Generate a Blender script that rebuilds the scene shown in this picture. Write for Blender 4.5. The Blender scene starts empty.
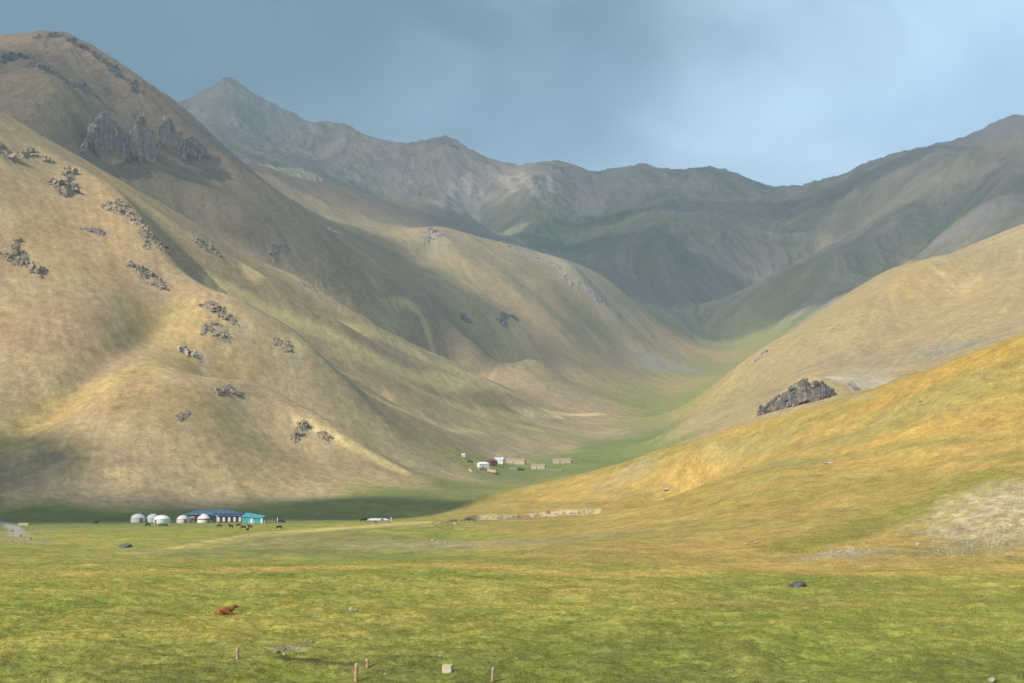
import bpy, bmesh, math, random
import numpy as np
from mathutils import Vector, Matrix
scene = bpy.context.scene
COL = scene.collection
# ---------------------------------------------------------------- camera
cam_d = bpy.data.cameras.new("camera"); cam = bpy.data.objects.new("camera", cam_d); COL.objects.link(cam)
cam_d.sensor_width = 36; cam_d.lens = 45; cam_d.clip_start = 0.5; cam_d.clip_end = 60000
cam.location = (0, 0, 0); cam.rotation_euler = (math.radians(94), 0, 0)
scene.camera = cam
# ---------------------------------------------------------------- sun, sky, exposure
SUN_EL, SUN_AZ = math.radians(36), math.radians(-129)       # azimuth clockwise from +Y (away from the camera)
SUN = np.array([math.sin(SUN_AZ)*math.cos(SUN_EL), math.cos(SUN_AZ)*math.cos(SUN_EL), math.sin(SUN_EL)])
sl = bpy.data.lights.new("sun", 'SUN'); sl.energy = 4.0; sl.angle = math.radians(0.5); sl.color = (1.0, 0.90, 0.76)
so = bpy.data.objects.new("sun", sl); COL.objects.link(so)
so.rotation_euler = Vector((-SUN[0], -SUN[1], -SUN[2])).to_track_quat('-Z', 'Y').to_euler()
world = bpy.data.worlds.new("World"); scene.world = world; world.use_nodes = True
def build_sky():
    nt = world.node_tree; N = nt.nodes; Lk = nt.links; N.clear()
    out = N.new('ShaderNodeOutputWorld'); bg = N.new('ShaderNodeBackground'); sky = N.new('ShaderNodeTexSky')
    sky.sky_type = 'NISHITA'; sky.sun_disc = False; sky.sun_elevation = SUN_EL; sky.sun_rotation = SUN_AZ % (2*math.pi)
    sky.altitude = 3000; sky.air_density = 1.0; sky.dust_density = 1.2; sky.ozone_density = 1.5
    tc = N.new('ShaderNodeTexCoord'); sep = N.new('ShaderNodeSeparateXYZ'); Lk.new(tc.outputs['Generated'], sep.inputs[0])
    # soft stratus: noise on the direction, drawn out level
    cmb = N.new('ShaderNodeMapping'); cmb.inputs['Scale'].default_value = (1, 1, 2.3); cmb.inputs['Rotation'].default_value = (0, 0.22, 0); Lk.new(tc.outputs['Generated'], cmb.inputs[0])
    def noise(scale, detail, rough, dist, off=0):
        mp = N.new('ShaderNodeMapping'); mp.inputs['Location'].default_value = (off, off*0.7, 0); Lk.new(cmb.outputs[0], mp.inputs[0])
        n = N.new('ShaderNodeTexNoise'); n.inputs['Scale'].default_value = scale; n.inputs['Detail'].default_value = detail
        n.inputs['Roughness'].default_value = rough; n.inputs['Distortion'].default_value = dist; Lk.new(mp.outputs[0], n.inputs['Vector']); return n
    def ramp(src, a, b):
        m = N.new('ShaderNodeMapRange'); m.interpolation_type = 'SMOOTHSTEP'; m.inputs['From Min'].default_value = a; m.inputs['From Max'].default_value = b
        Lk.new(src, m.inputs['Value']); return m
    def math2(op, a, b):
        m = N.new('ShaderNodeMath'); m.operation = op
        for i, v in enumerate((a, b)):
            if isinstance(v, (int, float)): m.inputs[i].default_value = v
            else: Lk.new(v, m.inputs[i])
        return m.outputs[0]
    def mix(f, a, b):
        m = N.new('ShaderNodeMix'); m.data_type = 'RGBA'
        for s, v in ((m.inputs[0], f), (m.inputs[6], a), (m.inputs[7], b)):
            if isinstance(v, (int, float)): s.default_value = v
            elif isinstance(v, tuple): s.default_value = v+(1,)
            else: Lk.new(v, s)
        return m.outputs[2]
    # veil of pale cloud
    veil = ramp(noise(3.6, 7, 0.52, 0.5, 3.1).outputs['Fac'], 0.38, 0.66).outputs[0]
    c = mix(math2('MULTIPLY', veil, VEIL), sky.outputs[0], CLOUD_PALE)
    c = mix(BASE_VEIL, c, CLOUD_PALE)
    # the heavy grey bank over the left side (direction based, roughened by noise)
    n2 = noise(3.0, 6, 0.5, 0.5, 7.7).outputs['Fac']
    bank = math2('ADD', math2('ADD', math2('MULTIPLY', sep.outputs['X'], -1.9), math2('MULTIPLY', sep.outputs['Z'], 3.4)), math2('MULTIPLY', math2('SUBTRACT', n2, 0.5), 1.5))
    bk = ramp(bank, 0.25, 1.35).outputs[0]
    c = mix(math2('MULTIPLY', bk, BANK), c, CLOUD_DARK)
    Lk.new(c, bg.inputs['Color']); bg.inputs['Strength'].default_value = SKY_STRENGTH; Lk.new(bg.outputs[0], out.inputs['Surface'])
SKY_STRENGTH, VEIL, BASE_VEIL, BANK = 0.105, 0.50, 0.38, 0.95
CLOUD_PALE, CLOUD_DARK = (5.2, 7.3, 8.3), (0.7, 1.35, 1.85)
build_sky()
vs = scene.view_settings; vs.view_transform = 'Standard'; vs.look = 'None'; vs.exposure = 0.93; vs.gamma = 1.0; vs.use_curve_mapping = False
scene.cycles.max_bounces = 5; scene.cycles.diffuse_bounces = 2; scene.cycles.volume_bounces = 0
scene.cycles.use_denoising = True
# ---------------------------------------------------------------- the shape of the land
F = 1280.0; CX, CY = 512.0, 341.5; PITCH = math.radians(4.0)
def ray(px, py):
    u = (px-CX)/F; v = (CY-py)/F
    return np.array([u, math.cos(PITCH)-v*math.sin(PITCH), math.sin(PITCH)+v*math.cos(PITCH)])
def at_depth(px, py, Y):
    d = ray(px, py); return d*(Y/d[1])

# control points of the land: (x-bearing, height-bearing, distance in metres), read off in the field of view
GROUND, NEAR_HILL, FAR_HILL, LEFT_HILL, LEFT_MOUNTAIN, SPUR, BACK = range(7)
CP = []
def add(layer, pts, back=None):
    for p in pts:
        CP.append((layer,)+tuple(p))
    if back:
        for k, d0, d1 in back:
            for i, (px, py, Y) in enumerate(pts):
                d = d0+(d1-d0)*i/(len(pts)-1)
                if d > 0: CP.append((layer, px, py+d, Y*k))
# meadow
add(GROUND, [(px, 683+dp, 118) for px, dp in ((-200,0),(0,0),(180,-3),(380,-4),(560,0),(760,2),(900,0),(1024,-2),(1250,-20))])
add(GROUND, [(-200,640,140),(60,642,139),(300,640,141),(500,640,140),(750,640,140),(1000,640,141),
             (-200,605,176),(20,607,172),(227,608,176),(400,608,178),(600,608,176),(800,603,180),(1000,600,184),
             (-150,572,232),(60,574,228),(250,572,234),(450,570,236),(650,572,232),(790,581,212),(930,574,224),
             (-100,553,300),(0,554,296),(60,556,300),(-100,535,400),(0,536,390),(100,535,410)])
# low swell before the camp
add(GROUND, [(135,552,345),(200,543,365),(270,533,392),(350,526.5,420),(420,521.5,445)])
add(GROUND, [(120,561,290),(200,559,315),(280,557,335),(360,556,340),(440,554,335)])
add(GROUND, [(380,545,365),(440,541,380),(480,538,392)])
# bank of pale stones, and the terrace above it
add(NEAR_HILL, [(460,520.5,508),(500,519,505),(560,515,505),(590,512,510),(640,506,515),(690,500,520)])
add(NEAR_HILL, [(500,545,350),(600,550,310),(700,560,275),(800,568,256),(900,570,246),(1024,562,256),(1150,545,280)])
add(NEAR_HILL, [(540,530,410),(640,530,370),(740,530,330),(840,530,305),(930,525,300),(1024,520,290)])
add(NEAR_HILL, [(1150,470,330),(1024,470,332),(900,470,372),(800,480,390),(720,480,440),(640,486,550),(560,501,570),(500,509,570)])
add(NEAR_HILL, [(1024,400,390),(940,412,410),(860,432,440),(780,448,475),(700,466,530)])
add(NEAR_HILL, [(1280,240,430),(1150,285,425),(1024,335,440),(960,358,455),(900,378,475),(850,396,495),(800,411,515),(750,424,540),(700,439,565),
                (650,455,585),(600,470,605),(550,482,625),(500,493,645),(465,504,660),(440,515,680)],
    back=[(1.25, 110, -20)])
# camp flat and valley floor
add(GROUND, [(-100,523,560),(0,523,560),(100,522.5,562),(200,522,565),(300,521,570),(400,518,600),(430,515,640)])
add(GROUND, [(-100,512,620),(50,511,630),(200,510,650),(320,505,690),(420,496,760),(460,486,850),(500,478,920)])
add(GROUND, [(520,468,1040),(570,462,1080),(600,468,1000),(640,458,1120),(600,448,1250),(660,441,1300),(700,436,1280),(640,430,1450),(690,426,1450),
             (660,417,1650),(690,411,1700),(650,405,1800),(680,396,1950),(690,382,2150),(720,370,2350),(735,360,2500),(715,350,2650),(735,342,2780)])
add(GROUND, [(440,506,720),(470,498,770),(385,503,700),(350,507,670)])
# rocky knoll and the tan hill on the right
add(FAR_HILL, [(690,440,880),(730,425,880),(755,413,880),(785,394,885),(800,380,890),(825,379,900),(860,379,935),(900,371,990),(960,352,1060),(1040,325,1100)],
    back=[(1.1, -2, 10)])
add(FAR_HILL, [(735,437,800),(770,432,790),(830,415,790),(900,400,840)])
add(FAR_HILL, [(700,412,1180),(740,400,1200),(800,372,1250),(860,352,1300),(930,330,1350),(1024,305,1400),(1150,290,1450)])
add(FAR_HILL, [(692,405,1520),(725,378,1540),(760,350,1570),(800,326,1620),(850,296,1680),(890,272,1720),(920,262,1750),(955,253,1790),(1024,224,1850),(1100,195,1900),(1250,160,1950)],
    back=[(1.2, -6, 40)])
# tan slope on the left
add(LEFT_HILL, [(-250,505,560),(-100,500,640),(0,498,665),(100,497,690),(200,496,720),(300,490,760),(400,480,830),(445,473,900),(500,459,1090),(560,447,1260),(610,433,1450),(638,417,1640)])
add(LEFT_HILL, [(-400,60,900),(-250,30,950),(-100,62,1060),(0,112,1120),(40,135,1140),(75,155,1160),(130,186,1190),(180,214,1230),(250,257,1300),(290,276,1340),(330,300,1390),
                (360,318,1430),(400,338,1490),(450,361,1560),(500,384,1630),(560,402,1690),(620,409,1730)],
    back=[(1.16, 48, -6)])
add(LEFT_HILL, [(-200,250,850),(0,300,880),(100,330,870),(60,400,780),(200,400,810),(-100,400,760),(300,440,850),(150,450,745),
                (45,160,1080),(100,195,1080),(140,240,1040),(185,290,1010),(230,318,985),(290,348,985),(330,385,960),
                (225,388,880),(300,428,850),(365,462,850),(420,470,880),
                (250,300,1110),(300,330,1130),(370,385,1080),(440,425,1100),(500,440,1190),(350,340,1250),(420,375,1330),(500,405,1450),(570,420,1550)])
# darker mountain above it
add(LEFT_MOUNTAIN, [(-300,60,1800),(-150,45,1900),(-40,40,1950),(20,38,1960),(52,34,1960),(80,43,1990),(110,63,2020),(140,88,2060),(165,110,2100),(205,138,2250),(260,170,2800),(310,184,2950),(350,192,3050),(420,218,3100),(455,232,3150)],
    back=[(1.2, 60, 8)])
add(LEFT_MOUNTAIN, [(-200,110,1500),(-50,100,1560),(20,95,1660),(80,85,1780),(60,125,1560),(110,112,1740),(150,118,1800),(185,120,1880),
                    (90,160,1560),(150,175,1620),(200,175,1740),(260,230,1640),(300,215,1900),(330,265,1720),(400,305,1800),(370,255,2000),(440,335,1830),(480,350,1860)])
add(SPUR, [(245,176,2230),(290,201,2280),(325,219,2320),(355,225,2360),(390,231,2400),(437,230,2440),(480,239,2480),(520,251,2520),(560,263,2560),(600,279,2600),(625,297,2620),(650,317,2640),(680,339,2650),(702,352,2600)],
    back=[(1.10, 12, -3)])
add(SPUR, [(430,265,2240),(500,285,2250),(560,300,2330),(620,335,2420),(480,310,2080),(540,340,2080),(610,355,2260),(520,370,1880),(570,382,1900),(600,390,1950),(640,378,2170),(680,362,2420)])
# back range
add(BACK, [(100,170,5300),(150,143,5100),(172,129,5000),(200,119,4900),(227,115,4800),(250,117,4850),(275,121,4900),(300,130,4950),(325,135,4950),(335,136,4950),(355,150,5000),(383,158,5000),
           (410,159,4900),(432,152,4820),(445,149,4800),(470,159,4850),(500,167,4900),(530,175,4900),(560,173,4850),(600,179,4850),(640,178,4900),(680,180,4900),(720,181,4950),(750,187,5000),(785,192,5200)],
    back=[(1.15, 40, 40), (1.5, 120, 120)])
add(BACK, [(785,196,4950),(820,189,4600),(860,174,4250),(900,160,4000),(937,154,3850),(970,162,3850)], back=[(1.15, -4, 25)])
add(BACK, [(945,151,4900),(965,146,4900),(985,138,4900),(1005,129,4900),(1024,125,4900),(1100,109,4900),(1250,134,4800)], back=[(1.2, 50, 50), (1.5, 120,120)])
add(BACK, [(240,160,3900),(300,180,3700),(227,128,4450),(280,145,4500),(340,165,4300),(400,185,4200),(440,175,4400),(430,215,3700),(500,205,4100),(560,215,4000),(540,255,3500),(600,225,4000),(610,262,3400),
           (660,230,3900),(720,230,3900),(650,290,3200),(690,310,3000),(710,333,2880)])
add(BACK, [(780,215,4300),(840,195,4100),(880,178,3850),(930,175,3500),(1000,160,3500),(860,215,3500),(790,240,3500),(720,265,3350),(660,280,3250),
           (950,215,3100),(1024,190,3050),(870,265,2900),(790,285,2950),(750,318,2850),(940,250,2700),(1050,215,2600),(820,300,2700),(1150,180,3000)])
ANCHORS = []   # (azimuth deg, distance, height)
for az in (-180,-150,-120,-90,-60,-35,0,35,60,90,120,150,180):
    ANCHORS += [(az,6,-2.2),(az,14,-5.2),(az,30,-10.5),(az,70,-18.5)]
for az in (-180,-140,-100,100,140,180):
    ANCHORS += [(az,200,-30),(az,700,-30),(az,2500,60),(az,6000,500)]
ANCHORS += [(-60,150,-28),(-60,400,-20),(-55,700,120),(-60,1500,380),(-60,4000,700),(60,150,-24),(60,300,20),(60,700,160),(60,1500,350),(60,4000,700),
            (-35,330,-28),(-36,470,-20),(-38,5000,700),(38,5000,700)]
for az in range(-180,181,30): ANCHORS += [(az,9500,350),(az,13500,100)]

class Land:
    C2 = 0.022**2; K = 0.7
    def __init__(s):
        q=[]; e=[]; lay=[]
        for (l,px,py,Y) in CP:
            p = at_depth(px,py,Y); r = math.hypot(p[0],p[1])
            q.append((math.atan2(p[0],p[1]), math.log(r))); e.append(p[2]/r); lay.append(l)
        for az,r,z in ANCHORS:
            q.append((math.radians(az), math.log(r))); e.append(z/r); lay.append(GROUND if r<450 else (BACK if r>2000 else LEFT_HILL if az<0 else FAR_HILL))
        s.q=np.array(q)*[1,s.K]; s.e=np.array(e); s.lay=np.array(lay); n=len(q)
        A=np.ones((n+1,n+1)); A[n,n]=0
        A[:n,:n]=s.phi(s.q[:,None,:]-s.q[None,:,:]) - np.eye(n)*1e-4
        s.w=np.linalg.solve(A,np.append(s.e,0))
    def phi(s,d): return -np.sqrt((d**2).sum(-1)+s.C2)
    def elev(s, th, lr):        # th, lr flat arrays
        lr=lr*s.K
        out=np.empty(th.shape); 
        for i in range(0,len(th),20000):
            d=np.stack([th[i:i+20000,None]-s.q[None,:,0], lr[i:i+20000,None]-s.q[None,:,1]],-1)
            out[i:i+20000]=s.phi(d)@s.w[:-1]+s.w[-1]
        return out
    def layer(s, th, lr):
        lr=lr*s.K
        out=np.empty(th.shape,int)
        for i in range(0,len(th),20000):
            d=(th[i:i+20000,None]-s.q[None,:,0])**2+(lr[i:i+20000,None]-s.q[None,:,1])**2
            out[i:i+20000]=s.lay[d.argmin(1)]
        return out

    def grid_elev(s, th, lr):   # th (n), lr (m) axes -> (m, n)
        T,R=np.meshgrid(th,lr); return s.elev(T.ravel(),R.ravel()).reshape(T.shape)
    def hit(s, px, py, Ymin=90, Ymax=7000):     # first ground point seen in that direction
        d=ray(px,py); Y=np.exp(np.linspace(math.log(Ymin),math.log(Ymax),700)); P=d[None,:]*(Y/d[1])[:,None]
        r=np.hypot(P[:,0],P[:,1]); g=s.elev(np.arctan2(P[:,0],P[:,1]),np.log(r))*r-P[:,2]
        i=np.nonzero(g>=0)[0]
        if len(i)==0: i=[np.argmax(g/r)]
        i=i[0]
        if i>0 and g[i]>0 and g[i-1]<0:
            t=-g[i-1]/(g[i]-g[i-1]); return P[i-1]*(1-t)+P[i]*t
        return P[i]
# spurs (+) and gullies (-): (height m, half width m, line)
SPURS=[(9,34,[(45,158),(100,196),(130,225),(155,262),(205,312),(250,330),(290,350),(330,383),(380,420)]),
 (7,30,[(200,392),(265,405),(310,432),(360,460),(410,478)]),
 (9,34,[(150,215),(200,255),(250,290),(330,340),(420,385),(520,420)]),
 (6,26,[(290,278),(360,330),(450,378),(540,412)]),
 (-6,26,[(0,434),(60,388),(100,350),(150,320),(180,300)]),
 (-7,30,[(180,350),(260,385),(330,420),(400,455)]),
 (-7,28,[(150,235),(215,290),(300,335),(380,385),(450,425)]),
 (14,60,[(20,60),(60,110),(100,150),(200,205),(330,290),(430,350)]),
 (14,70,[(110,64),(150,120),(230,180),(300,225),(380,290),(450,345)]),
 (-14,60,[(80,135),(160,190),(260,250),(340,300)]),
 (6,60,[(430,232),(470,270),(520,300),(560,330),(600,360)]),
 (-7,70,[(300,225),(380,280),(450,315),(540,360)]),
 (12,60,[(560,265),(590,300),(640,340)]),
 (25,90,[(227,114),(240,124),(250,136)]),(35,110,[(345,142),(362,158),(385,172)]),(40,120,[(445,142),(443,155),(440,168)]),
 (45,130,[(560,165),(540,205),(515,245)]),(50,140,[(720,173),(690,215),(630,268)]),(40,120,[(640,170),(610,205),(590,245)]),
 (-40,110,[(395,160),(405,178),(425,195)]),(-45,120,[(500,165),(490,200),(500,240)]),(-45,120,[(600,175),(580,215),(560,255)]),
 (40,110,[(937,160),(870,190),(780,218),(690,255),(615,275)]),(40,110,[(940,164),(945,195),(900,240),(800,290),(730,322)]),
 (-50,100,[(900,185),(830,230),(740,275),(690,305)]),(40,100,[(1060,160),(1000,205),(940,250)]),(-40,90,[(985,175),(960,215),(880,275)]),
 (6,40,[(955,256),(900,290),(830,330),(770,365),(730,395)]),(-6,36,[(1000,262),(940,300),(870,345),(800,375)]),
]
def smooth_line(P, step):      # Catmull-Rom through the points, resampled at about step metres
    P=[np.asarray(p[:2],float) for p in P]; P=[2*P[0]-P[1]]+P+[2*P[-1]-P[-2]]; out=[]
    for i in range(1,len(P)-2):
        n=max(1,int(np.linalg.norm(P[i+1]-P[i])/step))
        for k in range(n):
            t=k/n; a,b,c,d=P[i-1],P[i],P[i+1],P[i+2]
            out.append(.5*(2*b+(c-a)*t+(2*a-5*b+4*c-d)*t*t+(3*b-a-3*c+d)*t**3))
    out.append(P[-2]); return np.array(out)
def ridge_sum(x,y,h,w,P):      # a smooth swelling along a line
    Q=smooth_line(P,w/2.5); n=len(Q)
    out=np.zeros(x.shape); lo=Q.min(0)-3*w; hi=Q.max(0)+3*w
    m=(x>lo[0])&(x<hi[0])&(y>lo[1])&(y<hi[1])
    xm,ym=x[m],y[m]; acc=np.zeros(xm.shape)
    for i,q in enumerate(Q):
        t=i/max(1,n-1); a=min(1,.3+4*min(t,1-t))
        acc+=a*np.exp(-((xm-q[0])**2+(ym-q[1])**2)/w**2)
    out[m]=acc*h/(2.5*math.sqrt(math.pi)); return out
# ---------------------------------------------------------------- noise
def perlin(x, y, seed=0):
    xi=np.floor(x).astype(np.int64); yi=np.floor(y).astype(np.int64); xf=(x-xi).astype(np.float32); yf=(y-yi).astype(np.float32)
    u=xf*xf*xf*(xf*(xf*6-15)+10); v=yf*yf*yf*(yf*(yf*6-15)+10)
    def g(ix,iy,dx,dy):
        h=(ix*374761393+iy*668265263+seed*974634777)&0x7fffffff; h=((h^(h>>13))*1274126177)&0x7fffffff; h=(h^(h>>16))&1023
        return GX[h]*dx+GY[h]*dy
    a=g(xi,yi,xf,yf); b=g(xi+1,yi,xf-1,yf); c=g(xi,yi+1,xf,yf-1); d=g(xi+1,yi+1,xf-1,yf-1)
    return ((a+(b-a)*u)*(1-v)+(c+(d-c)*u)*v)*1.5
GX=np.cos(np.arange(1024)*2*math.pi/1024*37).astype(np.float32); GY=np.sin(np.arange(1024)*2*math.pi/1024*37).astype(np.float32)
def fbm(x,y,lam,octv,seed=0,rough=.5,ridged=False):
    out=np.zeros(x.shape,np.float32); a=1.0; tot=0; s=1.0/lam
    for k in range(octv):
        n=perlin(x*s+17.3*k,y*s-9.1*k,seed+k)
        if ridged: n=1-2*np.abs(n)
        out+=a*n; tot+=a; a*=rough; s*=2.03
    return out/tot
def smooth(a,b,x): t=np.clip((x-a)/(b-a),0,1); return t*t*(3-2*t)
# ---------------------------------------------------------------- one sheet of land on a polar net (fine where the photograph looks)
LAND=Land()
_o=[]; _s=0.05; _a=24.5
while _a<180: _s=min(_s*1.16,5); _a+=_s; _o.append(min(_a,180))
TH=np.radians(np.concatenate([-np.array(_o[::-1]),np.arange(-24.5,24.5001,.046),np.array(_o)]))
def _rows(a,b,s): return np.linspace(math.log(a),math.log(b),max(2,int(math.log(b/a)/s)))[1:]
LR=np.concatenate([[math.log(5)],_rows(5,100,.03),_rows(100,170,.0026),_rows(170,640,.0034),_rows(640,2200,.0016),_rows(2200,5300,.0016),_rows(5300,9000,.02),_rows(9000,14000,.08)])
def coarse_axis(n,k):
    i=np.unique(np.append(np.arange(0,n,k),n-1)); return i
def spline_matrix(xc,xf):       # natural cubic spline as a matrix
    n=len(xc); h=np.diff(xc); A=np.zeros((n,n)); B=np.zeros((n,n)); A[0,0]=A[-1,-1]=1
    for i in range(1,n-1):
        A[i,i-1]=h[i-1]; A[i,i]=2*(h[i-1]+h[i]); A[i,i+1]=h[i]
        B[i,i-1]=6/h[i-1]; B[i,i]=-6/h[i-1]-6/h[i]; B[i,i+1]=6/h[i]
    M=np.linalg.solve(A,B)
    j=np.clip(np.searchsorted(xc,xf)-1,0,n-2); W=np.zeros((len(xf),n)); r=np.arange(len(xf)); hh=h[j]; a=(xc[j+1]-xf)/hh; b=(xf-xc[j])/hh
    W[r,j]+=a; W[r,j+1]+=b; W+=((a**3-a)*hh*hh/6)[:,None]*M[j]+((b**3-b)*hh*hh/6)[:,None]*M[j+1]
    return W
def linear_matrix(xc,xf):
    n=len(xc); j=np.clip(np.searchsorted(xc,xf)-1,0,n-2); W=np.zeros((len(xf),n),np.float32); r=np.arange(len(xf)); b=(xf-xc[j])/(xc[j+1]-xc[j]); W[r,j]=1-b; W[r,j+1]=b; return W
ic=coarse_axis(len(TH),4); jc=coarse_axis(len(LR),5); thc=TH[ic]; lrc=LR[jc]
Ec=LAND.grid_elev(thc,lrc); Tc,Rc=np.meshgrid(thc,lrc); rc=np.exp(Rc); Xc=rc*np.sin(Tc); Yc=rc*np.cos(Tc)
Zc=Ec*rc
SP=[]
for h,w,ln in SPURS:
    P=[LAND.hit(*q) for q in ln]; Zc+=ridge_sum(Xc,Yc,h*(1.1 if P[0][1]>2600 else 1.5 if P[0][1]>1450 else 2.1),w,P)+(ridge_sum(Xc,Yc,h*.45,w*.38,P) if P[0][1]<2600 else 0)
_p=LAND.hit(227,109); _d=np.hypot((Xc-_p[0]),(Yc-_p[1])); Zc+=128*np.exp(-np.sqrt(_d**2+12**2)/180)
# smooth membership of every point in the seven kinds of land
Wl=np.zeros((7,)+Tc.shape); f=Tc.ravel(); g=Rc.ravel()*LAND.K
for i in range(0,len(f),20000):
    d2=(f[i:i+20000,None]-LAND.q[None,:,0])**2+(g[i:i+20000,None]-LAND.q[None,:,1])**2; ww=1/(d2+.012**2)**2
    for l in range(7): Wl[l].ravel()[i:i+20000]=ww[:,LAND.lay==l].sum(1)
Wl/=Wl.sum(0)
# drift of noise along the fall line: streaks of gullies, scree and dry grass
def fall_streaks(cell_t, cell_r, seed, steps=22):
    th=np.arange(math.radians(-26),math.radians(26),cell_t); lr=np.arange(math.log(95),math.log(7500),cell_r)
    Ws=linear_matrix(lrc,lr)@Zc.astype(np.float32)@linear_matrix(thc,th).T
    gt=np.gradient(Ws,cell_t,axis=1); gr=np.gradient(Ws,cell_r,axis=0); n=np.sqrt(gt**2+gr**2)+1e-6
    vt=gt/n/cell_t; vr=gr/n/cell_r; q=min(1/(np.abs(vt).max()+1e-9),1/(np.abs(vr).max()+1e-9)); 
    rng=np.random.default_rng(seed); N0=rng.standard_normal(Ws.shape).astype(np.float32)
    step=1.2*min(cell_t,cell_r)
    acc=N0.copy(); I,J=np.meshgrid(np.arange(Ws.shape[0]),np.arange(Ws.shape[1]),indexing='ij')
    for sg in (1,-1):
        pi=I.astype(np.float32); pj=J.astype(np.float32)
        for k in range(steps):
            ii=np.clip(np.rint(pi).astype(np.int32),0,Ws.shape[0]-1); jj=np.clip(np.rint(pj).astype(np.int32),0,Ws.shape[1]-1)
            pi=pi+sg*step*vr[ii,jj]; pj=pj+sg*step*vt[ii,jj]
            ii=np.clip(np.rint(pi).astype(np.int32),0,Ws.shape[0]-1); jj=np.clip(np.rint(pj).astype(np.int32),0,Ws.shape[1]-1)
            acc+=N0[ii,jj]*(1-k/steps)
    acc=(acc-acc.mean())/acc.std()
    # 3x3 blur
    a=acc; a=(np.roll(a,1,0)+2*a+np.roll(a,-1,0))/4; a=(np.roll(a,1,1)+2*a+np.roll(a,-1,1))/4
    a/=a.std()
    return th,lr,a
def up(th,lr,a):    # sample a field given on (lr, th) on the fine net, zero outside
    A=linear_matrix(lr,np.clip(LR,lr[0],lr[-1]))@a.astype(np.float32)@linear_matrix(th,np.clip(TH,th[0],th[-1])).T
    ft=smooth(0,.05,th[-1]-np.abs(TH)); fr=smooth(0,.05,lr[-1]-LR)*smooth(0,.05,LR-lr[0]); return A*(ft[None,:]*fr[:,None]).astype(np.float32)
STF=up(*fall_streaks(.0013,.0026,3)); STC=up(*fall_streaks(.0045,.008,8,18)); STL=up(*fall_streaks(.014,.02,12,14))
Wt=spline_matrix(thc,TH); Wr=spline_matrix(lrc,LR)
Z=(Wr@Zc@Wt.T).astype(np.float32)
lt=linear_matrix(thc,TH); lrm=linear_matrix(lrc,LR)
WL=[lrm@Wl[l].astype(np.float32)@lt.T for l in range(7)]
RR=np.exp(LR)[:,None].astype(np.float32); X=(RR*np.sin(TH)[None,:]).astype(np.float32); Y=(RR*np.cos(TH)[None,:]).astype(np.float32)
# --- relief
rocky=0.10*WL[LEFT_HILL]+.10*WL[FAR_HILL]+.55*WL[LEFT_MOUNTAIN]+.28*WL[SPUR]+1.0*WL[BACK]
rocky=rocky*smooth(0,.06,Z/RR+.03)
N200=fbm(X,Y,420,4,11); R200=fbm(X,Y,520,5,31,.55,True); N60=fbm(X,Y,70,3,51); N20=fbm(X,Y,22,3,71); N5=fbm(X,Y,5,3,91)
R60=fbm(X,Y,130,4,131,.55,True)
crag=smooth(.15,.6,fbm(X,Y,260,3,171)+.25*N60)
hill=WL[LEFT_HILL]+WL[FAR_HILL]+WL[SPUR]+WL[LEFT_MOUNTAIN]
onhill=smooth(-.04,.04,Z/RR+.012*0)
near=np.exp(-(RR/420)**2)
BRK=smooth(-.5,.5,N200+.6*N60)*1.6
dz=rocky*(15*R200*smooth(1500,3500,RR)+9*R60)+hill*(3.0*N200+1.6*N60)*smooth(500,900,RR)
dz+=(STF*.00045+STC*.0010*BRK+STL*.0016*BRK)*RR*(.05*WL[LEFT_HILL]+.16*WL[FAR_HILL]+.22*WL[SPUR]+.35*WL[LEFT_MOUNTAIN]+.60*WL[BACK])*smooth(-.035,.05,Z/RR)
dz+=WL[BACK]*smooth(.05,.16,Z/RR)*smooth(2500,4000,RR)*(11*fbm(X,Y,120,4,641,.6,True)+5*fbm(X,Y,34,3,651,.6,True))
dz+=WL[LEFT_MOUNTAIN]*smooth(.16,.26,Z/RR)*(5.5*fbm(X,Y,55,4,661,.6,True))
dz+=rocky*crag*(3.5*N20+1.2*N5)*smooth(500,1500,RR)*1.6
dz+=.5*N20*smooth(150,400,RR)*(WL[NEAR_HILL]+.5*WL[GROUND]+.6*hill)
# meadow hummocks
HUM=fbm(X,Y,2.6,3,201); HUM2=fbm(X,Y,9,3,221); mead=(WL[GROUND]+.5*WL[NEAR_HILL])*np.exp(-(RR/330)**4)*smooth(30,90,RR)
dz+=mead*(.38*HUM+.70*HUM2+.9*fbm(X,Y,34,3,231))
dz+=(WL[NEAR_HILL])*smooth(200,300,RR)*(1.0*fbm(X,Y,38,3,241)+.25*fbm(X,Y,8,2,261))
Z+=dz
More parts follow.
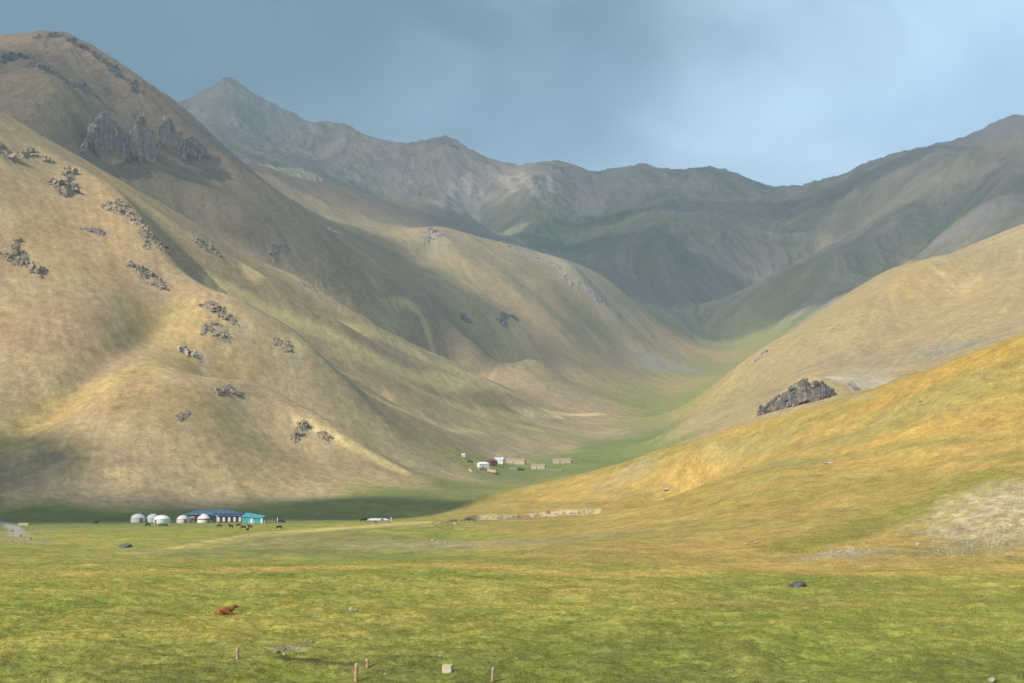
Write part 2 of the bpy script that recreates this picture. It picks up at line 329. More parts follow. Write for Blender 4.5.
# the little scarp of the stony bank
BANK=[LAND.hit(*q) for q in ((440,523.5),(470,520),(500,518),(530,515.5),(560,513.5),(588,511.5),(612,510))]
bl=smooth_line(BANK,1.5)
m=(np.abs(X-bl[:,0].mean())<70)&(np.abs(Y-bl[:,1].mean())<60); xm,ym=X[m],Y[m]
yl=np.interp(xm,bl[:,0],bl[:,1]); sd=ym-yl-1.2*fbm(xm,ym,5,2,301); endf=smooth(bl[0,0]-2,bl[0,0]+10,xm)*smooth(bl[-1,0]+1,bl[-1,0]-6,xm)
zz=Z[m]; zz+=endf*(1.15*np.tanh(sd/1.0)*np.exp(-(sd/16)**2)); Z[m]=zz
bankf=np.zeros(X.shape,np.float32); bankf[m]=endf*np.exp(-((sd+.3)/1.5)**2)
def ground(x,y):
    x=np.asarray(x,float); y=np.asarray(y,float); t=np.arctan2(x,y); l=np.log(np.hypot(x,y))
    j=np.clip(np.searchsorted(TH,t)-1,0,len(TH)-2); i=np.clip(np.searchsorted(LR,l)-1,0,len(LR)-2)
    b=np.clip((t-TH[j])/(TH[j+1]-TH[j]),0,1); a=np.clip((l-LR[i])/(LR[i+1]-LR[i]),0,1)
    return (Z[i,j]*(1-b)+Z[i,j+1]*b)*(1-a)+(Z[i+1,j]*(1-b)+Z[i+1,j+1]*b)*a
_Y=np.exp(np.linspace(math.log(80),math.log(6500),2600))
def hit(px,py):             # where a line of sight meets the land
    d=ray(px,py); P=d[None,:]*(_Y/d[1])[:,None]; g=ground(P[:,0],P[:,1])-P[:,2]; i=np.nonzero(g>0)[0]
    i=i[0] if len(i) else int(np.argmax(g/_Y))
    if i>0 and g[i]>0 and g[i-1]<0:
        t=-g[i-1]/(g[i]-g[i-1]); p=P[i-1]*(1-t)+P[i]*t
    else: p=P[i].copy()
    p[2]=float(ground(p[0],p[1])); return p
# --- colour of the ground (grass, soil, scree, with some light and shade painted in)
def mixc(a,b,f): return a+(b-a)*f[...,None]
def c3(*c): return np.array(c,np.float32)
_u=(X*.68-Y*.73); _v=(X*.73+Y*.68)      # terracettes run along the hillside
TERR=fbm(_u/9,_v,6.5,4,621); TERR2=fbm(_u/5,_v,22,3,631)
PATCH=N200*.6+N60*.5+.25*N20
PAL=[((.205,.228,.042),(.335,.295,.070)),((.395,.268,.080),(.275,.228,.062)),((.34,.255,.135),(.335,.265,.120)),((.36,.262,.152),(.385,.295,.152)),
     ((.275,.192,.128),(.23,.172,.112)),((.31,.235,.130),(.215,.19,.10)),((.205,.180,.150),(.140,.145,.085))]
C=np.zeros(X.shape+(3,),np.float32)
for l,(a,b) in enumerate(PAL):
    f=smooth(-.35,.35,PATCH+(.07*STC+.04*STF+.07*STL)*BRK*(1-.8*WL[LEFT_HILL]))
    if l==NEAR_HILL: f=smooth(-.35,.35,.5*PATCH+.55*TERR+.5*TERR2)
    if l==GROUND: f=smooth(-.40,.45,.6*HUM2+.35*HUM+.5*N60)  # dry yellow tops and dark hollows, also standing in for hummock shading
    if l==BACK: f=smooth(-.3,.45,N200*.8+N60*.5-.25*STC-.2*STF-.5*(Z/RR-.14)*8*.5)
    C+=mixc(np.broadcast_to(c3(*a),C.shape),c3(*b),f)*WL[l][...,None]
def blob(px,py,rx,ry,col,amt,edge=.5,world=True):
    """patch of another tone on the ground: growth, soil and some painted shade; rx, ry in metres (across, away)"""
    global C
    p=hit(px,py); m=(np.abs(X-p[0])<2.6*rx)&(np.abs(Y-p[1])<2.6*ry)
    if not m.any(): return
    d=np.sqrt(((X[m]-p[0])/rx)**2+((Y[m]-p[1])/ry)**2)+edge*(.8*N60[m]+.6*N20[m]+.5*N5[m])
    f=amt*smooth(1.25,.45,d); C[m]=mixc(C[m],c3(*col),f)
def band(line,w,col,amt,edge=.5):
    global C
    Q=smooth_line([hit(*q) for q in line],w/2); lo=Q.min(0)-3*w; hi=Q.max(0)+3*w
    m=(X>lo[0])&(X<hi[0])&(Y>lo[1])&(Y<hi[1]); xm,ym=X[m],Y[m]; d=np.full(xm.shape,1e9,np.float32)
    for q in Q: np.minimum(d,(xm-q[0])**2+(ym-q[1])**2,out=d)
    f=amt*smooth(1.4,.3,np.sqrt(d)/w+edge*(.8*N60[m]+.6*N20[m]+.4*N5[m])); C[m]=mixc(C[m],c3(*col),f)
OUT=[
 ([(0,148),(8,158)],14,3,7,'brown crag cut by the left edge on the crest of the tan slope','ROCK'),
 ([(24,156),(33,150),(42,158)],12,2.5,6,'small crag with dark top on the crest, just right of the edge crag','ROCK'),
 ([(64,175),(68,186),(74,194),(58,186)],34,4,8,'bulky brown knob of rock standing alone below the crest under the pale crags','ROCK'),
 ([(108,206),(125,212),(142,226),(156,244)],60,5,7,'longest broken brown rock band running diagonally down the upper tan slope','ROCK'),
 ([(88,230),(100,232)],10,2,5,'small low brown outcrop left of the long diagonal rock band','ROCK'),
 ([(14,248),(24,260),(34,270)],34,5,7,'scattered brown outcrop near the left edge, level with the long band\'s foot','ROCK'),
 ([(132,264),(142,272)],14,2.5,7,'brown outcrop below the long band, upper one of a close pair','ROCK'),
 ([(148,274),(160,283)],14,2.5,7,'brown outcrop below the long band, lower one of a close pair','ROCK'),
 ([(196,240),(208,246),(216,252)],18,2.5,5,'reddish crumbling outcrop high on the crest right of the long diagonal band','ROCK'),
 ([(208,308),(222,314),(236,324),(244,330)],34,2.5,6,'dark rock rib on the nose of the middle spur of the tan slope','ROCK'),
 ([(206,330),(218,332),(228,336)],20,3,5,'low scattered rocks just under the dark rib on the spur nose','ROCK'),
 ([(280,343),(292,350)],10,2,5,'dark rocks on the spur shoulder right of the rib','ROCK'),
 ([(180,350),(190,352),(202,357)],14,2.2,5,'pale whitish boulders cluster below the dark rib','ROCK_PALE'),
 ([(218,392),(230,389),(240,393)],16,1.8,6,'dark grey outcrop alone halfway down the lower spur crest','ROCK'),
 ([(178,418),(187,414)],8,1.8,5,'little brown outcrop left of the lower spur, near its foot','ROCK'),
 ([(294,438),(300,430),(306,424)],12,1.8,7,'tilted grey slab of rock at the end of the lower spur','ROCK'),
 ([(318,434),(326,436)],8,1.5,5,'small dark outcrop beside the tilted grey slab','ROCK'),
 ([(271,253),(280,246),(287,248)],14,1.8,6,'flat topped pale brown crag jutting from the skyline of the tan slope','ROCK'),
 ([(300,283),(312,288)],8,1.5,4,'small crumbly outcrop on the crest below the flat topped crag','ROCK'),
 ([(330,230),(340,232)],9,1.8,5,'pale outcrop on the green shoulder of the dark mountain','ROCK_PALE'),
 ([(424,240),(434,232),(438,236)],14,2,6,'grey outcrop at the bend of the rounded spur\'s crest','ROCK_CLIFF'),
 ([(500,243),(520,252),(545,262),(560,268)],26,1.6,3.4,'row of small grey rocks along the crest of the rounded spur','ROCK_CLIFF'),
 ([(565,278),(575,284),(590,292),(600,300)],34,2.4,3.6,'grey broken rocks on the shoulder of the rounded spur','ROCK_CLIFF'),
 ([(502,322),(508,316),(515,320)],12,1.6,5,'twin dark rocks in the middle of the rounded spur\'s face','ROCK_DARK'),
 ([(460,316),(468,320)],8,1.8,5,'small dark outcrop left of the twin rocks on the spur face','ROCK_DARK'),
 ([(755,360),(766,352)],8,1.8,4,'small reddish outcrop on the tan hill above the dark knoll','ROCK_CLIFF'),
 ([(850,384),(856,390)],6,1.2,4,'small dark stone patch right of the dark rocky knoll','ROCK_CLIFF'),
 ([(425,238),(428,242)],5,1.5,4,'low grey rocks just left of the outcrop at the spur bend','ROCK_CLIFF')]
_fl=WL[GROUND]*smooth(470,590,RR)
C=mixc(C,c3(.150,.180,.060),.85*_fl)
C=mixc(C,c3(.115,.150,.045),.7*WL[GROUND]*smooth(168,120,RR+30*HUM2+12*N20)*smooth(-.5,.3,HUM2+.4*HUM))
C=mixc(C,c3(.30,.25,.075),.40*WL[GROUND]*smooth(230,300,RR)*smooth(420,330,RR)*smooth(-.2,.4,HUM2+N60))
# valley floor
band([(540,468),(600,455),(660,434),(700,425)],40,(.165,.205,.052),.8)
band([(640,424),(680,410),(650,402)],60,(.225,.22,.062),.75)
band([(645,400),(680,392),(715,372),(735,358),(735,345)],85,(.245,.225,.068),.85)
band([(700,398),(725,384),(745,368)],45,(.34,.25,.10),.6)
band([(655,412),(690,406)],20,(.20,.24,.07),.5)
blob(680,384,70,120,(.35,.25,.09),.6); blob(660,366,90,60,(.24,.225,.20),.6)
blob(714,414,45,70,(.335,.265,.135),.9); blob(735,425,40,60,(.335,.265,.135),.8)
# left slope
Yl=(.62,.48,.22)  # sunlit streaks along the spurs, painted as pale yellow bands
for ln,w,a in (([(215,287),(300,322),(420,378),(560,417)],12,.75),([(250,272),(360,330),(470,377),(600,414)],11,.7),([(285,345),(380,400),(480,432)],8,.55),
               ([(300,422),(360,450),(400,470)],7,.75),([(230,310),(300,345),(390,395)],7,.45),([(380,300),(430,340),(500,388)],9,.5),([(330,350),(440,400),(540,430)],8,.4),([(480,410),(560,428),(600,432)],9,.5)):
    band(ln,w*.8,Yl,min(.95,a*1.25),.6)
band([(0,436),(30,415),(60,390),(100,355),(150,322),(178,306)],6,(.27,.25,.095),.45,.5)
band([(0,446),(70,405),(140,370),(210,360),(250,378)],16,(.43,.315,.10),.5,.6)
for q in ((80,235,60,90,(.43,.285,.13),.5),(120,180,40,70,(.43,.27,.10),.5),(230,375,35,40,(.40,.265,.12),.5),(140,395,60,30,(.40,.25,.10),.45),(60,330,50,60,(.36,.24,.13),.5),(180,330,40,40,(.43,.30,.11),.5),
          (330,400,55,60,(.27,.225,.13),.5),(260,345,45,50,(.28,.235,.13),.5),(400,440,50,60,(.28,.235,.135),.5),(210,420,60,30,(.28,.225,.10),.5),(430,465,60,60,(.28,.235,.135),.4),(490,445,60,60,(.30,.24,.15),.4),  # first patches paint the right-hand faces duller, as under grazing sun
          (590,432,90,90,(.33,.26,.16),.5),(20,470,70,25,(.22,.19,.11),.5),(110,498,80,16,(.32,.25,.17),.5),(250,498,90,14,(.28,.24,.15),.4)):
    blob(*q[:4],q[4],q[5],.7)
# spur and dark mountain
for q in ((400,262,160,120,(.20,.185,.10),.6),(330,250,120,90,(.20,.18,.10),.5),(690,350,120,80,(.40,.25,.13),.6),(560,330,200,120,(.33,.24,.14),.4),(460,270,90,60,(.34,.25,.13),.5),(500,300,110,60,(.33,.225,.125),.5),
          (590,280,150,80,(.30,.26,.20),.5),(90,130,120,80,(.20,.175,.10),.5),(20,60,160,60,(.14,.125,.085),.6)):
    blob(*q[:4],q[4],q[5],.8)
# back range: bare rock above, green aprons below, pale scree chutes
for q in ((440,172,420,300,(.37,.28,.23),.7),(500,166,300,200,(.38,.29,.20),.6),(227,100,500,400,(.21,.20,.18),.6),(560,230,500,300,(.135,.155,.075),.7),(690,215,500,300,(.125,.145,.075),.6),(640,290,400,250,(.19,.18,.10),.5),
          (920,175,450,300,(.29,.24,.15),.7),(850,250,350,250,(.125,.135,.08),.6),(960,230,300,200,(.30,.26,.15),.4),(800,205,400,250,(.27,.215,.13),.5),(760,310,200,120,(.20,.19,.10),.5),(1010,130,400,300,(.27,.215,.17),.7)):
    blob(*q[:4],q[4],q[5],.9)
for ln in ([(470,172),(462,190)],[(450,185),(440,210)],[(470,180),(455,205)],[(480,190),(458,212)],[(520,175),(535,195)],[(548,175),(552,190)],[(505,178),(515,190)]):
    band(ln,16,(.42,.37,.31),.65,.6)
band([(360,165),(390,185),(430,210)],45,(.30,.27,.15),.6,.6)
# right hills
for q in ((850,352,130,130,(.34,.24,.145),.5),(960,300,160,160,(.36,.25,.11),.5),(900,330,120,100,(.36,.28,.12),.4),(930,285,90,90,(.40,.28,.11),.6),(760,372,80,80,(.33,.25,.13),.5),(960,350,90,40,(.26,.24,.19),.6),(848,379,38,70,(.45,.385,.29),.85),(880,376,40,70,(.40,.34,.24),.6)):
    blob(*q[:4],q[4],q[5],.7)
band([(905,262),(940,262),(975,280)],10,(.46,.36,.18),.6)
band([(715,398),(760,362),(800,335)],18,(.35,.29,.11),.5)
band([(720,478),(800,457),(880,425),(960,392)],14,(.29,.25,.085),.75,.8); band([(620,486),(700,462),(780,440)],10,(.30,.255,.10),.6,.8)
band([(560,492),(700,474),(820,452),(1000,420)],6,(.45,.285,.075),.55,.8); band([(700,490),(840,470),(1000,448)],6,(.45,.295,.08),.5,.8); band([(880,398),(950,368),(1024,342)],12,(.38,.24,.055),.6)
band([(800,545),(880,522),(940,500),(985,478)],9,(.20,.195,.035),.8,.7); band([(640,500),(720,505),(800,500),(900,480)],8,(.30,.235,.05),.5,.8)
for q in ((440,545,28,14,(.34,.27,.15),.8),(400,548,14,6,(.34,.27,.16),.6),(630,472,16,14,(.33,.28,.16),.5),(845,553,12,5,(.33,.28,.18),.7),(600,535,24,18,(.29,.25,.11),.6),(520,545,20,14,(.32,.25,.12),.5),(700,545,22,16,(.36,.25,.07),.5),
          (985,518,22,30,(.33,.27,.13),.75),(1015,502,18,20,(.34,.28,.14),.75),(945,530,8,9,(.31,.26,.13),.6),(960,548,16,8,(.22,.21,.09),.6),(900,562,22,6,(.40,.27,.10),.6),(290,648,4,2,(.36,.31,.24),.7),(20,540,14,12,(.30,.26,.16),.8),(30,532,12,20,(.27,.24,.15),.7)):
    blob(*q[:4],q[4],q[5],.9)
band([(60,575),(250,569),(400,565),(520,570),(640,576),(760,566),(900,571),(1024,566)],8,(.46,.33,.095),.85,.9)
band([(60,592),(220,588),(420,584),(600,590)],7,(.36,.31,.08),.6,1.1)
band([(136,553),(200,544.5),(270,534),(350,527.5),(425,522)],6,(.52,.41,.15),.85,.6)  # lit crest of the low swell, painted as a gold band
blob(300,546,40,30,(.235,.215,.08),.75,.9); blob(190,553,30,25,(.22,.21,.075),.65,.9)  # olive patches paint the swell's face as shaded below its crest
band([(284,657),(315,660),(352,664)],.8,(.075,.065,.035),.85,.5)
band([(120,556),(260,552),(380,556),(520,560)],7,(.17,.19,.045),.5,.9)
band([(560,592),(760,604),(950,600)],9,(.30,.24,.07),.45,1.1)
band([(430,524.5),(340,532),(260,545)],5,(.26,.23,.10),.5,.8)
band([(-30,517),(0,522),(14,528),(18,536)],3.0,(.34,.325,.31),.9,.15)
C=mixc(C,c3(.42,.34,.25),np.clip(bankf*1.1,0,1)*smooth(-.5,.1,N5+.3*N20))
_p=hit(1012,512); _m=smooth(1.35,.5,np.sqrt(((X-_p[0])/19)**2+((Y-_p[1])/27)**2)+.4*N20)*smooth(-.12,.14,fbm(X,Y,3.2,4,611,.6,False)+.25*fbm(X,Y,9,2,612))
C=mixc(C,c3(.50,.405,.25),.85*_m)
for ln,n,sp,sz,lab,_m in OUT:
    _s=hit(*ln[len(ln)//2])[1]/F; band(ln if len(ln)>1 else ln*2,_s*(sp*1.1+3),(.36,.30,.22) if _m!='ROCK_DARK' else (.25,.21,.16),.6,.9)
    _q=ln[-1]; blob(_q[0]+3,_q[1]+6,_s*6,_s*22,(.35,.29,.21),.35,1.0)
# bare rock where the high ground breaks
rk=np.clip(rocky*1.3,0,1)*smooth(.15,.55,crag*.9+.35*N5+.25*N20-.1)
C=mixc(C,c3(.23,.205,.18),.75*rk)
C*=(1+(.045*STF+.035*STC*BRK)*np.clip(1-WL[GROUND]-1.0*WL[NEAR_HILL],0,1))[...,None]
lum=(1+.22*N5+.18*N20)[...,None]; C*=lum
C=np.clip(C,.01,.8)
# --- the sheet as meshes, one per landform, sharing their edges
def node_mat(name):
    m=bpy.data.materials.new(name); m.use_nodes=True; N=m.node_tree.nodes; b=N['Principled BSDF']; return m,N,m.node_tree.links,b
def ground_material():
    m,N,L,b=node_mat('grassland'); at=N.new('ShaderNodeAttribute'); at.attribute_name='pigment'
    tc=N.new('ShaderNodeTexCoord')
    def nz(s,d,r=.6):
        n=N.new('ShaderNodeTexNoise'); n.inputs['Scale'].default_value=s; n.inputs['Detail'].default_value=d; n.inputs['Roughness'].default_value=r; L.new(tc.outputs['Object'],n.inputs['Vector']); return n
    n1=nz(.16,9,.76); n2=nz(1.9,5,.75); n3=nz(.55,4,.8)
    def mr(src,a,b_,c,d):
        q=N.new('ShaderNodeMapRange'); q.inputs['From Min'].default_value=a; q.inputs['From Max'].default_value=b_; q.inputs['To Min'].default_value=c; q.inputs['To Max'].default_value=d; L.new(src,q.inputs['Value']); return q.outputs[0]
    mu=N.new('ShaderNodeMath'); mu.operation='MULTIPLY'; L.new(mr(n1.outputs['Fac'],.3,.7,.72,1.28),mu.inputs[0]); L.new(mr(n2.outputs['Fac'],.3,.7,.62,1.38),mu.inputs[1])
    mu2=N.new('ShaderNodeMath'); mu2.operation='MULTIPLY'; L.new(mu.outputs[0],mu2.inputs[0]); L.new(mr(n3.outputs['Fac'],.3,.7,.74,1.26),mu2.inputs[1]); mu=mu2
    vm=N.new('ShaderNodeVectorMath'); vm.operation='SCALE'; L.new(at.outputs['Color'],vm.inputs[0]); L.new(mu.outputs[0],vm.inputs['Scale'])
    L.new(vm.outputs[0],b.inputs['Base Color']); b.inputs['Roughness'].default_value=.95; b.inputs['Specular IOR Level'].default_value=.1
    bp=N.new('ShaderNodeBump'); bp.inputs['Strength'].default_value=.6; bp.inputs['Distance'].default_value=.5; ad=N.new('ShaderNodeMath'); ad.operation='MULTIPLY_ADD'; ad.inputs[1].default_value=.8; L.new(n3.outputs['Fac'],ad.inputs[0]); L.new(n1.outputs['Fac'],ad.inputs[2]); L.new(ad.outputs[0],bp.inputs['Height'])
    b2=N.new('ShaderNodeBump'); b2.inputs['Strength'].default_value=.4; b2.inputs['Distance'].default_value=.10; L.new(n2.outputs['Fac'],b2.inputs['Height']); L.new(bp.outputs[0],b2.inputs['Normal'])
    L.new(b2.outputs[0],b.inputs['Normal']); return m
GMAT=ground_material()
layc=LAND.layer(*[a.ravel() for a in np.meshgrid(.5*(thc[1:]+thc[:-1]),.5*(lrc[1:]+lrc[:-1]))]).reshape(len(lrc)-1,len(thc)-1)
jj=np.clip(np.searchsorted(thc,.5*(TH[1:]+TH[:-1]))-1,0,len(thc)-2); ii=np.clip(np.searchsorted(lrc,.5*(LR[1:]+LR[:-1]))-1,0,len(lrc)-2)
FL=layc[ii][:,jj]
NT=len(TH)-1     # the last column is the first again
idx=(np.arange(len(LR))[:,None]*NT+(np.arange(len(TH))%NT)[None,:])
quads=np.stack([idx[:-1,:-1],idx[:-1,1:],idx[1:,1:],idx[1:,:-1]],-1)
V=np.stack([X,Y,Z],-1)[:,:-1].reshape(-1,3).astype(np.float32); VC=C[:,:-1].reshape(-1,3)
def mesh_from(name,verts,quads_,mat,smooth_=True):
    me=bpy.data.meshes.new(name); k=quads_.shape[1]
    me.vertices.add(len(verts)); me.vertices.foreach_set('co',np.ascontiguousarray(verts,np.float32).ravel())
    me.loops.add(quads_.size); me.loops.foreach_set('vertex_index',np.ascontiguousarray(quads_,np.int32).ravel())
    me.polygons.add(len(quads_)); me.polygons.foreach_set('loop_start',np.arange(0,quads_.size,k,dtype=np.int32))
    me.polygons.foreach_set('use_smooth',np.full(len(quads_),smooth_)); me.update(calc_edges=True); me.materials.append(mat); return me
FORMS=[('ground','meadow and valley floor of green and yellow grass'),('hill','orange and olive grass hill rising from the meadow with a scree corner'),('hill','tan grass hill behind the orange hill, with a dark rocky knoll on its flank'),
       ('hill','broad tan grass slope with scattered outcrops above the camp'),('mountain','dark brown mountain with a row of pale crags behind the tan slope'),('mountain','rounded spur of the dark mountain ending at the green valley'),('mountain','hazy blue grey back range with a pointed peak')]
for l,(nm,lab) in enumerate(FORMS):
    q=quads[FL==l]; u,inv=np.unique(q.ravel(),return_inverse=True)
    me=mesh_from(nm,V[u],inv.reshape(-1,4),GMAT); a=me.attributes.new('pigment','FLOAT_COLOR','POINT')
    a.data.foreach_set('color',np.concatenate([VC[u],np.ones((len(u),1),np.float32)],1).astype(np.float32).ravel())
    o=bpy.data.objects.new(nm,me); COL.objects.link(o); o['kind']='structure'; o['label']=lab; o['category']='ground' if l==0 else nm

# ---------------------------------------------------------------- the air
def build_haze():
    x0,x1,y0,y1,z0,z1=-15000,15000,-15000,15000,float(Z.min())-2,float(Z.max())+60
    v=np.array([(x,y,z) for x in (x0,x1) for y in (y0,y1) for z in (z0,z1)])
    f=np.array([(0,1,3,2),(4,6,7,5),(0,4,5,1),(2,3,7,6),(0,2,6,4),(1,5,7,3)])
    m=bpy.data.materials.new('haze'); m.use_nodes=True; N=m.node_tree.nodes; N.clear(); o=N.new('ShaderNodeOutputMaterial'); pv=N.new('ShaderNodeVolumePrincipled')
    pv.inputs['Color'].default_value=HAZE_COLOR+(1,); pv.inputs['Density'].default_value=HAZE_DENSITY; pv.inputs['Anisotropy'].default_value=0.0
    m.node_tree.links.new(pv.outputs[0],o.inputs['Volume'])
    ob=bpy.data.objects.new('haze',mesh_from('haze',v,f,m,False)); COL.objects.link(ob); ob['kind']='stuff'; ob['label']='pale blue haze filling the whole valley air'; ob['category']='haze'
HAZE_COLOR, HAZE_DENSITY = (0.60,0.80,1.0), 0.000128
build_haze()
# ---------------------------------------------------------------- builders for things
class MB:
    def __init__(s): s.v=[]; s.f=[]
    def add(s,v,f):
        o=len(s.v); s.v+= [tuple(map(float,p)) for p in v]; s.f+=[tuple(i+o for i in q) for q in f]; return s
    def box(s,x0,x1,y0,y1,z0,z1,dx=0,dy=0):   # dx, dy shrink the top
        return s.add([(x0,y0,z0),(x1,y0,z0),(x1,y1,z0),(x0,y1,z0),(x0+dx,y0+dy,z1),(x1-dx,y0+dy,z1),(x1-dx,y1-dy,z1),(x0+dx,y1-dy,z1)],
                     [(0,3,2,1),(4,5,6,7),(0,1,5,4),(1,2,6,5),(2,3,7,6),(3,0,4,7)])
    def lathe(s,prof,n=24,cx=0,cy=0,sx=1,sy=1):
        v=[];f=[]
        for r,z in prof:
            for k in range(n):
                a=2*math.pi*k/n; v.append((cx+sx*r*math.cos(a),cy+sy*r*math.sin(a),z))
        for i in range(len(prof)-1):
            for k in range(n): f.append((i*n+k,i*n+(k+1)%n,(i+1)*n+(k+1)%n,(i+1)*n+k))
        f.append(tuple(range(n))[::-1]); f.append(tuple(range((len(prof)-1)*n,len(prof)*n))); return s.add(v,f)
    def tube(s,a,b,r0,r1,n=8):
        a=Vector(a); b=Vector(b); d=(b-a).normalized(); u=d.orthogonal().normalized(); w=d.cross(u); v=[]
        for p,r in ((a,r0),(b,r1)):
            for k in range(n): q=p+(u*math.cos(2*math.pi*k/n)+w*math.sin(2*math.pi*k/n))*r; v.append(q[:])
        return s.add(v,[(k,(k+1)%n,n+(k+1)%n,n+k) for k in range(n)]+[tuple(range(n))[::-1],tuple(range(n,2*n))])
    def build(s,name,mat,parent=None,smooth_=False,bevel=0):
        me=bpy.data.meshes.new(name); me.from_pydata(s.v,[],s.f); me.update()
        if bevel:
            bm=bmesh.new(); bm.from_mesh(me); bmesh.ops.remove_doubles(bm,verts=bm.verts,dist=1e-4); bmesh.ops.bevel(bm,geom=bm.edges[:],offset=bevel,segments=2,affect='EDGES',profile=.6); bm.to_mesh(me); bm.free()
        me.polygons.foreach_set('use_smooth',[smooth_]*len(me.polygons)); me.materials.append(mat)
        o=bpy.data.objects.new(name,me); COL.objects.link(o)
        if parent: o.parent=parent
        return o
def tag(o,label,cat,group=None,kind=None):
    o['label']=label; o['category']=cat
    if group: o['group']=group
    if kind: o['kind']=kind
    return o
def empty(name,loc,rz,label,cat,group=None):
    o=bpy.data.objects.new(name,None); COL.objects.link(o); o.location=loc; o.rotation_euler=(0,0,rz); o.empty_display_size=.5; return tag(o,label,cat,group)
def copy_tree(o,parent=None):
    c=o.copy(); COL.objects.link(c)
    if parent: c.parent=parent
    for ch in [k for k in bpy.data.objects if k.parent==o]: copy_tree(ch,c)
    return c
def mat(name,col,rough=.8,var=.25,scale=2.0,bump=.2,spec=.3,col2=None,detail=6):
    m,N,L,b=node_mat(name); tc=N.new('ShaderNodeTexCoord'); n=N.new('ShaderNodeTexNoise'); n.inputs['Scale'].default_value=scale; n.inputs['Detail'].default_value=detail; n.inputs['Roughness'].default_value=.65
    L.new(tc.outputs['Object'],n.inputs['Vector']); c2=col2 or tuple(v*(1-var) for v in col)
    r=N.new('ShaderNodeValToRGB'); r.color_ramp.elements[0].position=.33; r.color_ramp.elements[1].position=.68; r.color_ramp.elements[0].color=tuple(c2)+(1,); r.color_ramp.elements[1].color=tuple(min(1,v*(1+var*.5)) for v in col)+(1,)
    L.new(n.outputs['Fac'],r.inputs[0]); L.new(r.outputs[0],b.inputs['Base Color']); b.inputs['Roughness'].default_value=rough; b.inputs['Specular IOR Level'].default_value=spec
    bp=N.new('ShaderNodeBump'); bp.inputs['Strength'].default_value=bump; bp.inputs['Distance'].default_value=.1; L.new(n.outputs['Fac'],bp.inputs['Height']); L.new(bp.outputs[0],b.inputs['Normal']); return m
M=dict(felt=mat('white_felt',(.72,.73,.74),.9,.12,1.5,.3,.1),felt_grey=mat('grey_felt',(.56,.56,.55),.9,.15,1.5,.3,.1),red=mat('red_band',(.42,.10,.07),.9),door=mat('painted_door',(.20,.10,.06),.6),
 blue=mat('blue_sheet_roof',(.15,.26,.36),.45,.2,.8,.1,.4),darkblue=mat('dark_blue_roof',(.030,.062,.125),.5,.3,.8,.1,.4),wall_dark=mat('dark_wall',(.055,.05,.05),.8),teal=mat('teal_cladding',(.06,.29,.35),.6,.2,.9,.1,.3),
 white=mat('white_paint',(.70,.70,.68),.7,.15,2,.1),glass=mat('window_glass',(.05,.06,.07),.2,.2,3,0,.5),wood=mat('weathered_wood',(.48,.33,.21),.9,.4,4,.5,.1),concrete=mat('pale_concrete',(.55,.46,.35),.9,.25,2.5,.5,.1),
 mud=mat('mud_brick',(.50,.40,.26),.95,.25,1.2,.4,.1),mudroof=mat('grey_roof',(.33,.30,.26),.8,.3,1,.2,.2),brown=mat('red_brown_wall',(.20,.085,.07),.85,.3,1,.2,.2),grey=mat('grey_stone_wall',(.23,.21,.19),.95,.4,1.6,.5,.1),
 black_fur=mat('black_coat',(.022,.020,.020),.8,.4,6,.2,.2),brown_fur=mat('red_brown_coat',(.31,.125,.045),.9,.4,2.2,.5,.1,(.11,.04,.018)),pale_blue=mat('pale_blue_roof',(.46,.55,.62),.6,.15,1,.1),car=mat('dark_car_paint',(.03,.032,.036),.3,.2,1,0,.5),tyre=mat('tyre_rubber',(.02,.02,.02),.8),
 horn=mat('pale_horn',(.5,.42,.3),.6))
def rock_mat(name,a,b,c):
    m,N,L,bs=node_mat(name); tc=N.new('ShaderNodeTexCoord')
    def nz(s,d):
        n=N.new('ShaderNodeTexNoise'); n.inputs['Scale'].default_value=s; n.inputs['Detail'].default_value=d; n.inputs['Roughness'].default_value=.7; L.new(tc.outputs['Object'],n.inputs['Vector']); return n
    n1=nz(.18,8); n2=nz(.9,6); r=N.new('ShaderNodeValToRGB'); e=r.color_ramp.elements; e[0].position=.30; e[1].position=.72; e[0].color=a+(1,); e[1].color=c+(1,); k=e.new(.5); k.color=b+(1,)
    mx=N.new('ShaderNodeMath'); mx.operation='ADD'; s=N.new('ShaderNodeMath'); s.operation='MULTIPLY_ADD'; s.inputs[1].default_value=.5; s.inputs[2].default_value=-.25
    L.new(n2.outputs['Fac'],s.inputs[0]); L.new(n1.outputs['Fac'],mx.inputs[0]); L.new(s.outputs[0],mx.inputs[1]); L.new(mx.outputs[0],r.inputs[0]); L.new(r.outputs[0],bs.inputs['Base Color']); bs.inputs['Roughness'].default_value=.95; bs.inputs['Specular IOR Level'].default_value=.1
    bp=N.new('ShaderNodeBump'); bp.inputs['Strength'].default_value=.9; bp.inputs['Distance'].default_value=.6; L.new(n2.outputs['Fac'],bp.inputs['Height']); L.new(bp.outputs[0],bs.inputs['Normal']); return m
ROCK=rock_mat('brown_rock',(.165,.138,.108),(.29,.235,.168),(.42,.34,.24)); ROCK_DARK=rock_mat('dark_rock',(.05,.05,.052),(.125,.118,.113),(.42,.33,.27)); ROCK_PALE=rock_mat('pale_rock',(.26,.23,.19),(.40,.35,.28),(.52,.46,.37)); ROCK_CLIFF=rock_mat('cliff_rock',(.12,.112,.112),(.25,.22,.20),(.52,.42,.36)); ROCK_GREY=rock_mat('blue_grey_rock',(.06,.066,.075),(.10,.108,.12),(.17,.18,.19))
